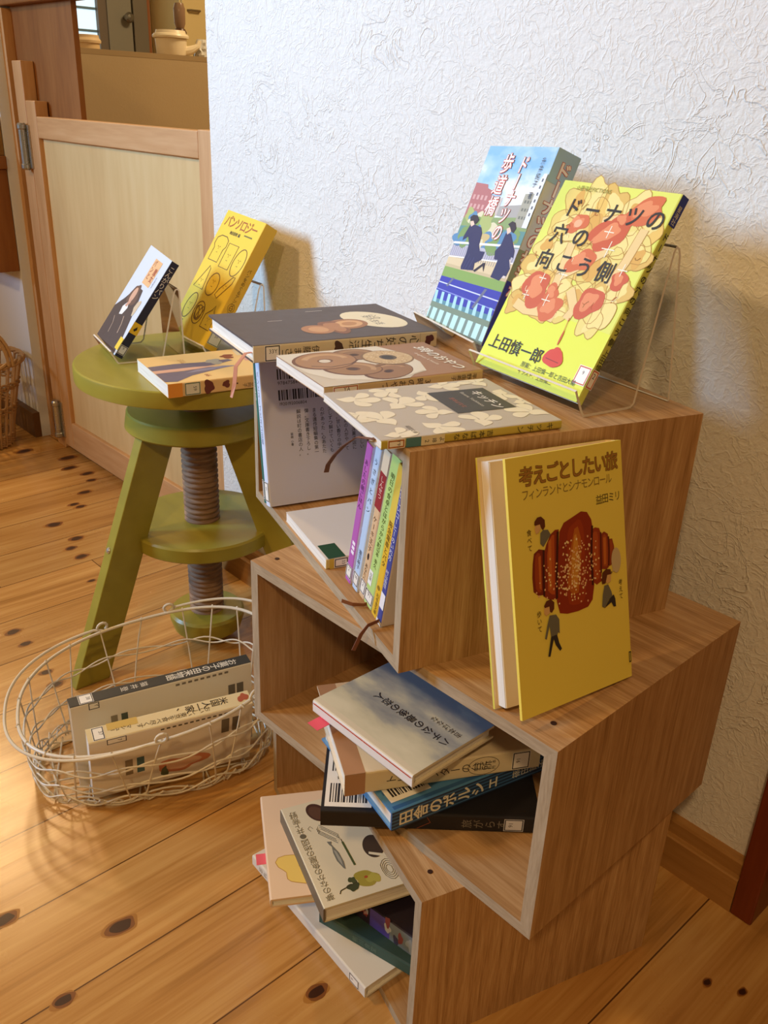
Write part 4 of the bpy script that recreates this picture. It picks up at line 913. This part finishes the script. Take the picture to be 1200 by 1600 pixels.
def hachi():
    m, nt, b = newmat('painted_grey_sky'); L = nt.links.new
    tc = N(nt, 'ShaderNodeTexCoord'); mp = N(nt, 'ShaderNodeMapping'); mp.inputs['Scale'].default_value = (26, 11, 1); mp.inputs['Rotation'].default_value = (0, 0, .6)
    n = N(nt, 'ShaderNodeTexNoise'); n.inputs['Scale'].default_value = 1; n.inputs['Detail'].default_value = 6
    L(tc.outputs['Object'], mp.inputs[0]); L(mp.outputs[0], n.inputs['Vector'])
    sx = N(nt, 'ShaderNodeSeparateXYZ'); L(tc.outputs['Object'], sx.inputs[0]); mr = N(nt, 'ShaderNodeMapRange'); mr.inputs[1].default_value = .0; mr.inputs[2].default_value = .113; mr.inputs[3].default_value = -.18; mr.inputs[4].default_value = .25; L(sx.outputs['X'], mr.inputs[0])
    ad = N(nt, 'ShaderNodeMath', operation='ADD'); L(n.outputs['Fac'], ad.inputs[0]); L(mr.outputs[0], ad.inputs[1])
    r = ramp(nt, [(.34, srgb('#747a84')), (.5, srgb('#a3a49c')), (.62, srgb('#cdc8ac')), (.8, srgb('#dfd9bd'))]); L(ad.outputs[0], r.inputs[0]); L(r.outputs[0], b.inputs['Base Color']); b.inputs['Roughness'].default_value = .35
    k = Book(.1128, .1466, .0150, '#ded4ba', '#e6e2dc', '#ded4ba', hard=True, endp='#ded4ba')
    k.rect('F', .0, .0, .93, 1, m, 0)
    k.text('F', 'ハチ公の最後の恋人', .50, .945, .0112, '#26242a', 2, vert=True, sp=1.04, bold=.014); k.text('F', '吉本ばなな', .345, .94, .0080, '#26242a', 2, vert=True, sp=1.0)
    k.make('hardcover_book', 'small hardcover with a grey painted sky and vertical title, topmost of the middle box pile', pose((-.5815, .572, F2 + .0710 + .0100), -90), group=GM, sticky=None)
    rt = k.root
    # red endpaper line and pages show on the open edge; pink note peeks out below
    b_ = MB(); b_.box((.1136, .002, .0117), (.1139, .145, .0126), plain('#b8322c', .6)); b_.build('endpaper_edge', rt)
    s_ = MB(); s_.box((.098, .010, -.0010), (.1275, .026, -.0006), plain('#e0566a', .7)); s_.build('sticky_note', rt)
hachi()

# ---- stack in the lowest box
GL_ = 'books piled in the lowest box'
def white_book():
    k = Book(.140, .226, .0160, '#ded8c8', '#dcd6c8', '#ded6c4', hard=True)
    k.label('S', .1, .045, .9, .12, '#26221f', '9', tsize=.006); k.text('S', '忘れられない味', .5, .93, .008, '#8a8070', 2, vert=True, sp=1.2)
    k.make('hardcover_book', 'off-white hardcover jutting out at the bottom of the lowest box, just above the floor', face_down((-.4601, .4349, F3), 86.6, .140, .226, .0160), group=GL_)
white_book()
def green_book():
    k = Book(.110, .150, .0160, '#2f4a42', '#35524a', '#2c443e', hard=False); k.text('S', '鴨川食堂', .5, .7, .008, '#5f7a70', 2, vert=True)
    k.make('paperback_book', 'dark green paperback lying on the off-white hardcover in the lowest box', face_down((-.410, .488, F3 + .0166), 105, .110, .150, .0160), group=GL_)
green_book()
def purple_book():
    k = Book(.112, .156, .0262, '#2c2438', '#4a4466', '#241d2c', hard=False)
    k.rect('S', 0, .42, 1, .60, '#54469a', 1); k.rect('S', 0, .60, 1, 1, '#2c2234', 1); k.rect('S', 0, 0, 1, .42, '#6d7a86', 1); rr = random.Random(2)
    for i in range(14): k.blob('S', rr.uniform(.1, .9), rr.uniform(.03, .95), .004, rr.choice(('#8f9aa6', '#3c3a52', '#a9b0b8', '#7a3a3a')), 2, i, sx=1.7)
    for i in range(8): k.blob('B', rr.uniform(.1, .9), rr.uniform(.05, .95), .013, rr.choice(('#2f2a44', '#352a36', '#2a2633')), 1, i, sx=1.7)
    k.text('S', '魔女の食卓', .5, .92, .0095, '#b0443c', 3, vert=True)
    k.make('paperback_book', 'dark purple paperback with a night-blue spine deep in the lowest box', face_down((-.413, .494, F3 + .0332), 97.9, .112, .156, .0262), group=GL_)
purple_book()
def pink_book():
    k = Book(.112, .159, .0120, '#e6c9a8', '#e4c8a8', '#e6c9a8', hard=True)
    W, H = k.w, k.h
    pts = k.blob('F', .66, .76, .021, '#e8c869', 1, 12, sx=1.15, rough=.3); k.strokem('F', pts, .0008, '#b98a3a', 2, True); k.stroke('F', [(.62, .74), (.68, .74), (.68, .68), (.60, .67)], .0007, '#b98a3a', 3); k.ell('F', .66, .70, .0014, .001, '#4a3a20', 3)
    k.text('F', 'ら', .76, .14, .011, '#3a3026', 2, rot=60)
    k.make('hardcover_book', 'pale peach hardcover with a yellow blob drawing, sticking out left under the illustrated book', pose((-.6540, .5758, F3 + .0596), 238.8), group=GL_, sticky=((.112, .085, .004), (.011, .016), '#e0606c'))
pink_book()
def illus_book():
    k = Book(.115, .1533, .0206, '#dcd2b4', '#6f6350', '#d9cfb2', hard=True)  # dark brown spine colour stands in for shade in the page recess
    ik = '#3f3a30'
    k.text('F', '夢のなかの魚屋の地図●井上荒野', .90, .955, .0098, '#6a6452', 2, vert=True, sp=.93)
    k.ell('F', .66, .13, .011, .016, '#4a3026', 2, 20); k.ell('F', .665, .135, .008, .012, '#5c4030', 3, 20)
    for d in (0, .02, .04): k.stroke('F', [(.74, .30 + d), (.60, .44 + d), (.56, .40 + d), (.70, .26 + d), (.74, .30 + d)], .0007, ik, 2)
    k.stroke('F', [(.80, .30), (.82, .27), (.79, .25), (.77, .28)], .0006, ik, 2)
    k.poly('F', [(.70, .44), (.69, .475), (.675, .50), (.69, .56), (.69, .64), (.66, .72), (.645, .73), (.63, .66), (.635, .57), (.66, .50), (.668, .475), (.655, .45)], '#76766c', 2); k.poly('F', [(.675, .53), (.672, .64), (.655, .70), (.645, .63), (.655, .55)], '#a3a294', 3); k.ell('F', .65, .70, .0008, .0008, '#222', 4) if False else None
    k.stroke('F', [(.555, .48), (.545, .72)], .0026, '#4f5a34', 2); k.stroke('F', [(.557, .45), (.555, .48)], .0010, '#3a3426', 2)
    k.ell('F', .29, .60, .012, .017, '#43352a', 2, -10); k.poly('F', [(.36, .64), (.22, .70), (.205, .74), (.37, .66)], '#dcd2b4', 3)
    for q in (1, .8, .6, .4): k.strokem('F', [(.25 * k.w + .0085 * q * math.cos(i * .52) * (1 + .1 * math.sin(3 * i)), .84 * k.h + .015 * q * math.sin(i * .52)) for i in range(12)], .0006, ik, 2, True)
    k.blob('F', .50, .86, .0105, '#a3953c', 2, 5, sx=1.3, rough=.2); k.blob('F', .44, .875, .007, '#b3a84a', 3, 7); k.ell('F', .50, .85, .0022, .0018, '#a8502c', 4); k.blob('F', .655, .90, .006, '#43482c', 3, 3); k.blob('F', .635, .845, .0052, '#4a5030', 3, 9, sx=.8); k.stroke('F', [(.78, .90), (.70, .885), (.6, .87)], .0013, '#3f3a24', 3); k.stroke('F', [(.78, .90), (.80, .925)], .0012, '#3f3a24', 3)
    k.make('hardcover_book', 'cream hardcover with small drawings of a fish, pencil and pear, topmost in the lowest box', pose((-.6224, .5813, F3 + .0722), 250.9), group=GL_)
illus_book()

# ------------------------------------------------------------------ green stool
AX = (-1.1798, .6943)
OLIVE = wood('olive_green_paint', '#8b802c', '#988c33', '#a3973b', (1.5, 5, 5), .34, .05)
def stool():
    root = empty('screw_stool', (AX[0], AX[1], 0)); tag(root, 'olive green wooden stool with a threaded screw column, in front of the swing door', 'stool')
    b = MB(); b.lathe([(0, .478), (.176, .478), (.1788, .4795), (.1795, .482), (.1795, .500), (.1788, .5026), (.1762, .504), (0, .504)], OLIVE, 96); b.build('seat', root)
    b = MB(); b.lathe([(0, .466), (.03, .466), (.032, .470), (.032, .478), (0, .478)], plain('#c8c4b8', .3, .3), 32); b.build('flange', root)
    b = MB(); b.lathe([(0, .398), (.110, .398), (.1125, .401), (.1085, .424), (.106, .4265), (0, .4265)], OLIVE, 80); b.build('upper_disc', root)
    b = MB(); b.lathe([(0, .206), (.117, .206), (.1205, .209), (.1205, .229), (.118, .2325), (0, .2325)], OLIVE, 80); b.build('lower_disc', root)
    prof = [(0, .058)]; z = .058; rc = .0292
    while z < .466:
        prof += [(rc, z), (rc, z + .0022), (rc - .0030, z + .0052), (rc - .0030, z + .0066)]; z += .0092
    prof += [(rc, .466), (0, .466)]
    b = MB(); b.lathe(prof, SCREWWOOD, 48, smooth=False); b.build('screw_column', root)
    b = MB(); b.lathe([(0, .022), (.050, .022), (.058, .026), (.064, .046), (.064, .055), (.060, .0595), (0, .0595)], OLIVE, 64); b.build('bottom_nut', root)
    for a in (-91, 29, 149):
        e = MB(); ca, sa = math.cos(R(a)), math.sin(R(a)); hw, hr = .0115, .029
        pts = []
        for (r, zz) in ((.072, .3985), (.222, 0)):
            for (dr, dt) in ((-hr, -hw), (hr, -hw), (hr, hw), (-hr, hw)):
                pts.append(((r + dr) * ca - dt * sa, (r + dr) * sa + dt * ca, zz))
        e.faces(pts, [(0, 1, 2, 3), (7, 6, 5, 4), (0, 4, 5, 1), (1, 5, 6, 2), (2, 6, 7, 3), (3, 7, 4, 0)], OLIVE)
        lg = e.build('leg', root, bevel=.0015)
        q = MB(); q.lathe([(0, 0), (.0052, 0), (.0052, .0012), (.0036, .0030), (0, .0036)], plain('#cfcdc4', .25, .8), 16)
        zz = .222; r = .072 + .15 * (1 - zz / .3985) + hr
        qo = q.build('bolt', lg, (r * ca, r * sa, zz)); qo.rotation_euler = Vector((ca, sa, .38)).to_track_quat('Z', 'Y').to_euler()
stool()
ZS = .5044
def small_book():
    k = Book(.1093, .1638, .0135, '#cfd3dc', '#23263f', '#23263f', hard=False)
    k.poly('F', [(0, 0), (.95, 0), (.92, .18), (.80, .40), (.66, .62), (.42, .62), (.20, .45), (0, .33)], '#4f3a2c', 1)
    k.blob('F', .46, .53, .020, '#6a4a34', 2, 3, sx=.8); k.ell('F', .44, .53, .0085, .0135, '#cf9f80', 3, -10); k.poly('F', [(.30, .38), (.42, .46), (.50, .40), (.44, .32), (.33, .30)], '#e6e2dc', 3); k.poly('F', [(.36, .40), (.44, .50), (.50, .46), (.44, .40)], '#c99678', 4)
    k.blob('F', .78, .46, .011, '#cdb592', 4, 6, sx=.8); k.stroke('F', [(.22, .26), (.30, .20), (.33, .10)], .0016, '#b89a80', 4); k.stroke('F', [(.55, .32), (.62, .25), (.66, .16)], .0018, '#c9a78a', 4)
    k.rect('F', .46, .67, .78, .93, '#e0b07a', 2)
    for c, l, bd in (('#a3502a', 3, .05),): k.text('F', 'パンと', .54, .925, .0115, c, l, vert=True, sp=.95, bold=.02); k.text('F', '魔女', .70, .86, .0125, c, l, vert=True, sp=.95, bold=.02)
    k.text('F', '大沼紀子', .86, .80, .0050, '#4a4650', 3, vert=True)
    k.text('S', 'こんがりパン', .5, .96, .0098, '#e6e2d8', 2, vert=True, sp=.95); k.rect('S', 0, .25, 1, .36, '#e5c02c', 2); k.poly('S', [(.3, .29), (.6, .33), (.7, .30), (.5, .275)], '#2a2620', 3); k.rect('F', .86, .05, 1, .17, '#e5c02c', 3); k.label('S', .03, .03, .97, .12, '#3a3a44', '9', col='#d9dce2', tsize=.006)
    k.make('paperback_book', 'small paperback with a seated woman and navy spine, at the stool edge', pose((-1.3238, .6191, .5165), -13.4, 55.3, 3.8), group=GR)
small_book()
PROF1 = [(-.009, .020), (-.0075, .016), (-.001, .004), (.0015, .0005), (.006, .0003), (.060, .0003), (.066, .0010), (.071, .006), (.093, .098), (.0955, .1035), (.0975, .1045), (.0990, .1025), (.102, .0008)]
stand_for(pose((-1.3238, .6191, .5165), -13.4, 55.3, 3.8), .1093, .0135, -13.4, ZS, .112, PROF1, 'low clear acrylic stand on the stool holding the small navy-spined book')
def bread_book():
    k = Book(.1235, .2107, .0235, '#ecc735', '#dcb12f', '#dcb12f', hard=False)
    for c, l, bd in (('#a85a1c', 2, .02),): k.text('F', 'パンソロジー', .06, .885, .0215, c, l, sp=.88, bold=.01, sx=.9)
    k.rect('F', .66, .855, .86, .866, '#7a6a2a', 2); k.text('F', '池田浩明 編', .30, .835, .0062, '#4a431f', 2, bold=.02)
    br = '#75531a'
    def face(u, v, s=1.0):
        W, H = k.w, k.h
        for d in (-.0035, .0035): k.ell('F', u + d * s / W, v + .004 / H, .0007, .0009, br, 3, 0, 8)
        k.strokem('F', [(u * W, v * H + .004), (u * W, v * H - .001)], .0005, br, 3); k.strokem('F', [(u * W - .002, v * H - .006), (u * W + .002, v * H - .006)], .0008, br, 3)
    def loop(pts): k.stroke('F', pts, .0015, br, 2, True)
    def oval(u, v, a, b, rot=0, n=22):
        W, H = k.w, k.h; loop([(u + (a * math.cos(t) * math.cos(R(rot)) - b * math.sin(t) * math.sin(R(rot))) / W, v + (a * math.cos(t) * math.sin(R(rot)) + b * math.sin(t) * math.cos(R(rot))) / H) for t in [2 * PI * i / n for i in range(n)]])
    loop([(.10, .60), (.34, .60), (.34, .70), (.38, .73), (.37, .78), (.30, .805), (.16, .805), (.08, .78), (.07, .73), (.11, .70)]); face(.22, .70)
    loop([(.42, .58), (.66, .58), (.67, .77), (.42, .77)]); face(.54, .67)
    oval(.83, .66, .0155, .023, -8); face(.83, .66)
    loop([(.07, .37), (.32, .37), (.28, .54), (.24, .56)]); face(.2, .42)
    oval(.50, .44, .0165, .019); face(.5, .45)
    loop([(.66, .38), (.74, .36), (.92, .50), (.93, .555), (.88, .55), (.70, .43)]); k.ell('F', .78, .45, .0008, .0008, br, 3, 0, 8); k.ell('F', .82, .47, .0008, .0008, br, 3, 0, 8)
    oval(.22, .225, .013, .0225, -12); face(.22, .225)
    for q in (1, .66): oval(.50, .205, .0155 * q, .019 * q, 10)
    oval(.47, .20, .005, .012, 30); oval(.54, .21, .005, .012, -25)
    loop([(.68, .12), (.92, .12), (.92, .22), (.84, .27), (.83, .31), (.79, .27), (.68, .22)]); face(.80, .18)
    k.ell('F', .22, .10, .0012, .0012, br, 2, 0, 8)
    k.text('S', 'パンをめぐるアンソロジー', .5, .66, .0072, '#6a5518', 2, vert=True); k.text('S', '平凡社', .5, .27, .0105, '#5a4818', 2, vert=True); k.strokem('S', [(.5 * k.t + .006 * math.cos(i * .6), .345 * k.h + .0075 * math.sin(i * .6)) for i in range(11)], .0006, '#7a6424', 2, True); k.strokem('S', [(.5 * k.t + .003 * math.cos(i * .6), .345 * k.h + .004 * math.sin(i * .6)) for i in range(11)], .0006, '#7a6424', 2, True)
    k.label('S', .05, .04, .95, .15, '#5a6a2a', '59', col='#d9d9c4', tsize=.006)
    k.make('paperback_book', 'thick yellow book with line-drawn bread faces, standing at the back of the stool', pose((-1.2963, .7413, .5155), -5.8, 58.9, 3.3), group=GR)
bread_book()
stand_for(pose((-1.2963, .7413, .5155), -5.8, 58.9, 3.3), .1235, .0235, -5.8, ZS, .125, PROF1, 'clear acrylic stand at the back of the stool under the yellow bread book')
def orange_book():
    k = Book(.1404, .2, .0192, '#e8c07a', '#dfb878', '#e8c07a', hard=False)
    gr = '#6f6470'
    k.poly('F', [(.36, 0), (.52, .0), (.56, .25), (.52, .45), (.42, .62), (.36, .60), (.38, .40), (.34, .2)], gr, 1); k.poly('F', [(.62, 0), (.92, 0), (.95, .08), (.80, .22), (.70, .40), (.62, .55), (.58, .40), (.62, .2)], gr, 1)
    k.poly('F', [(.52, 0), (.62, 0), (.60, .3), (.55, .5), (.52, .3)], '#d9a789', 1); k.blob('F', .40, .48, .013, '#a39a86', 2, 4, sx=.9, rough=.4); k.poly('F', [(.70, .2), (.62, .3), (.58, .5), (.62, .6), (.68, .4)], '#8a8290', 2)
    k.blob('F', .26, .62, .011, '#8e4a2a', 2, 7, sx=.9, rough=.35); k.poly('F', [(.30, .72), (.48, .70), (.62, .98), (.30, .98)], '#d79a86', 1); k.poly('F', [(.02, .72), (.26, .70), (.26, .99), (.02, .99)], '#d9c69a', 1)
    k.text('F', 'ジム', .2, .25, .011, '#b4783a', 2, rot=0); k.text('F', '66', .80, .30, .012, '#b06a50', 2)
    k.rect('S', 0, 0, 1, .10, '#e3932f', 1); k.blob('S', .5, .285, .0082, '#6a3022', 2, 3); k.blob('S', .45, .41, .0062, '#6f3424', 2, 8, sx=.7); k.ell('S', .5, .49, .0012, .0012, '#5a3020', 2)
    k.text('S', '一日江戸人の食', .36, .96, .0078, '#3a2f22', 2, vert=True, sp=.95); k.text('S', '杉浦日向子', .70, .70, .0068, '#3a2f22', 2, vert=True)
    k.label('S', .04, .115, .96, .225, '#3c5a34', '59', col='#dcd6bc', tsize=.0065)
    k.make('paperback_book', 'orange paperback with grey figures lying flat at the front of the stool', flat_up((-1.1604, .5886, ZS), -11.7), group=GR)
orange_book()

# ------------------------------------------------------------------ wire basket
WHITE = plain('#d8cdb6', .4)
BC = (-.968, .4735); BYAW = R(66.5)
def sup(a, b, n, t):
    c, s = math.cos(t), math.sin(t); x = a * math.copysign(abs(c) ** (2 / n), c); y = b * math.copysign(abs(s) ** (2 / n), s); return x, y
def bpt(t, s, out=0.0, dz=0.0):
    """s: 0 bottom ring .. 1 rim; local to the basket"""
    e = s ** .75
    x0, y0 = sup(.163 + out, .096 + out, 2.4, t); x1, y1 = sup(.178 + out, .1435 + out, 2.4, t)
    x = x0 + (x1 - x0) * e; y = y0 + (y1 - y0) * e
    cc, ss = math.cos(BYAW), math.sin(BYAW); wx = x * cc - y * ss; wy = x * ss + y * cc
    ox, oy = (.008, -.006) if False else (.012 * (1 - e), -.008 * (1 - e))
    z = .006 + s * (.124 + .035 * wx + .165 * wy)
    return Vector((wx + ox, wy + oy, z + dz))
def basket():
    root = empty('wire_basket', (BC[0], BC[1], 0)); tag(root, 'oval cream wire basket on the floor with two books standing in it', 'basket')
    NT = 96
    b = MB(); b.tube([bpt(2 * PI * i / NT, 1) for i in range(NT)], .0024, WHITE, 8, closed=True); b.build('rim', root)
    w = MB(); rr = random.Random(1)
    nv = 22
    for k in range(nv):
        t = 2 * PI * (k + .5) / nv; lean = .10 * (1 if k % 2 else -1)
        w.tube([bpt(t + lean * (1 - s), s) for s in (0, .2, .4, .6, .8, 1.0)], .0012, WHITE, 6)
        w.tube([bpt(t, 1.0) + Vector((0, 0, -.003)), bpt(t, 1.0, .0028), bpt(t, 1.0, 0, .0032)], .0013, WHITE, 6)
    for s, amp, r in ((.02, .004, .0017), (.10, .006, .0013), (.34, .0045, .0013), (.66, .0045, .0013)):
        for ph in (0, 1) if s > .05 else (0,):
            w.tube([bpt(2 * PI * i / 132, s, .0012 * (1 if ph else -1), amp * math.sin(2 * PI * i / 132 * nv / 2 + ph * 2.2)) for i in range(132)], r, WHITE, 6, closed=True)
    # zigzag wires along the foot and across the bottom
    w.tube([bpt(2 * PI * i / 88, .0 if i % 2 else .13, .001) for i in range(88)], .0013, WHITE, 6, closed=True)
    for i in range(-6, 7):
        t0 = PI / 2 + i * .21; t1 = -PI / 2 + i * .21 * 1.0
        p, q = bpt(t0, 0), bpt(-t0 + .14 * (1 if i % 2 else -1), 0); w.tube([p, (p + q) / 2 + Vector((0, 0, -.0015)), q], .0013, WHITE, 6)
    for f in (-.55, -.2, .2, .55):
        a = math.asin(f); p, q = bpt(a, 0), bpt(PI - a, 0); w.tube([p, (p + q) / 2 + Vector((0, 0, -.001)), q], .0013, WHITE, 6)
    w.build('wire_mesh', root)
    for t0, t1 in ((105, 270), (80, -50)):
        h = MB(); n = 44; pts = []
        for i in range(n + 1):
            q = i / n; t = R(t0 + (t1 - t0) * q); bulge = math.sin(PI * q); pts.append(bpt(t, 1, .003 + .013 * bulge ** .7, .004 + .004 * bulge))
        def loop(c, t, sg):
            out = []
            d = (bpt(R(t) + .04, 1) - bpt(R(t) - .04, 1)).normalized()
            for i in range(11):
                a = -PI / 2 + sg * 2 * PI * i / 10 * .9; out.append(c + d * (.0075 * math.cos(a)) + Vector((0, 0, .0065 * math.sin(a) + .0065 - .004)))
            return out
        l0 = loop(pts[0], t0, 1 if t1 > t0 else -1); l1 = loop(pts[-1], t1, 1)
        h.tube(l0[::-1] + pts[1:-1] + l1, .0021, WHITE, 8); h.build('handle', root)
basket()
def spine_up(o, yaw, lean, L, t, hh):
    """spine upwards; row x = along the spine from its bottom end, y = thickness away from the viewer, z up; the back cover faces the viewer"""
    m_ = Matrix.Translation(Vector(o)) @ Matrix.Rotation(R(yaw), 4, 'Z') @ Matrix.Rotation(R(lean), 4, 'X')
    # book X(w)->z, Y->x, Z(front)->y
    return m_ @ Matrix(((0, 1, 0, 0), (0, 0, 1, 0), (1, 0, 0, 0), (0, 0, 0, 1)))
def basket_books():
    g = 'books standing in the wire basket'
    k = Book(.135, .2470, .0222, '#3a3630', '#3d3a34', '#e8e1d2', hard=True)
    k.text('S', 'お菓子の由来物語', .5, .93, .0135, '#dcd4c2', 2, vert=True, sp=.93, bold=.01); k.text('S', '猫井登', .5, .42, .0105, '#dcd4c2', 2, vert=True, sp=1.25)
    k.label('S', .06, .05, .94, .125, '#2a2622', '38', tsize=.007); k.label('B', .0, .09, .085, .15, '#2a2622', 'Y', tsize=.007)
    for v, c in ((.20, '#8f8672'), (.255, '#4f5a52')): k.rect('B', .22, v, .40, v + .035, c, 2)
    for v in (.86, .91): k.rect('B', .22, v, .40, v + .04, '#6f6a60', 2)
    k.text('B', 'お菓子の楽しい歴史', .03, .66, .0052, '#5a5244', 2, vert=False, rot=0) if False else None
    for i in range(9): k.rect('B', .035, .56 + .035 * i, .06, .582 + .035 * i, '#7a7264', 2)
    k.make('hardcover_book', 'large hardcover with a dark grey spine up, rear of the two basket books', spine_up((-.9475, .3472, .0125), 75.8, 1.8, .2470, .0222, .135), group=g)
    k = Book(.112, .2160, .0255, '#e2d3ae', '#dfcc9c', '#e9e0cf', hard=False)
    k.text('S', '米国人一家、', .36, .86, .0125, '#3a3226', 2, vert=True, sp=.92, bold=.01); k.text('S', 'おいしい東京を食べ尽くす', .64, .74, .0088, '#4a4030', 2, vert=True, sp=.92)
    k.rect('S', 0, .12, .45, .30, '#cfae5c', 1); k.blob('S', .45, .955, .007, '#b05a3c', 2, 5); k.text('S', 'マシュー', .5, .26, .0068, '#3a3226', 3, vert=True)
    k.label('S', .08, .03, .92, .10, '#2a2622', '37', tsize=.007); k.label('B', .0, .10, .10, .22, '#2a2622', '7', tsize=.007)
    for v, c in ((.20, '#8c7c64'), (.27, '#4a6a70')): k.rect('B', .45, v, .72, v + .045, c, 2)
    for v in (.80, .87): k.rect('B', .16, v, .40, v + .05, '#6f6656', 2)
    for i in range(12): k.rect('B', .05, .42 + .036 * i, .075, .442 + .036 * i, '#5a5244', 2)
    k.blob('B', .76, .55, .016, '#c9805c', 2, 4, sx=1.9, rough=.3, rot=90); k.blob('B', .76, .55, .011, '#ddb190', 3, 4, sx=1.9, rough=.3, rot=90); k.blob('B', .84, .44, .006, '#5a6448', 2, 8, sx=1.6)
    k.make('paperback_book', 'cream-spined paperback, front of the two books in the wire basket', spine_up((-.9120, .3500, .0150), 73.7, 12.0, .2160, .0255, .112), group=g)
basket_books()

# ------------------------------------------------------------------ wicker basket at the far left
def wicker():
    root = empty('wicker_basket', (-2.36, .735, 0)); tag(root, 'tall wicker basket with a hooped handle at the left picture edge', 'basket')
    WK = plain('#b08a5c', .6); WK2 = plain('#a07a4e', .6)
    def rad(z): return .072 + .05 * (z / .25) ** 1.2
    b = MB(); n = 26
    for k in range(n):
        a = 2 * PI * k / n; b.tube([(rad(z) * math.cos(a), rad(z) * math.sin(a), z) for z in (.004, .06, .12, .18, .235)], .0035, WK, 6)
    for z in [.01 + .006 * i for i in range(5)] + [.10 + .007 * i for i in range(3)] + [.165 + .007 * i for i in range(3)]:
        b.tube([((rad(z) + .0035 * (1 if (i + int(z * 1000)) % 2 else -1)) * math.cos(2 * PI * i / 52), (rad(z) + .0035 * (1 if (i + int(z * 1000)) % 2 else -1)) * math.sin(2 * PI * i / 52), z) for i in range(52)], .0032, WK2, 6, closed=True)
    b.lathe([(0, .002), (.07, .002), (.07, .006), (0, .006)], WK2, 26)
    b.build('woven_body', root)
    b = MB()
    for j in range(3):
        b.tube([((.122 + .005 * math.cos(i * .9 + j * 2.1)) * math.cos(2 * PI * i / 60), (.122 + .005 * math.cos(i * .9 + j * 2.1)) * math.sin(2 * PI * i / 60), .235 + .005 * math.sin(i * .9 + j * 2.1)) for i in range(60)], .0042, WK, 6, closed=True)
    b.build('rim', root)
    for d in (-.006, .006):
        pass
    b = MB()
    for d in (-.005, .005): b.tube([(.10 + .02 * math.cos(a), d + .055 * math.cos(a) * 1.0, .235 + .095 * math.sin(a)) for a in [PI * i / 16 for i in range(17)]], .0045, WK, 8)
    b.build('handle', root)
wicker()
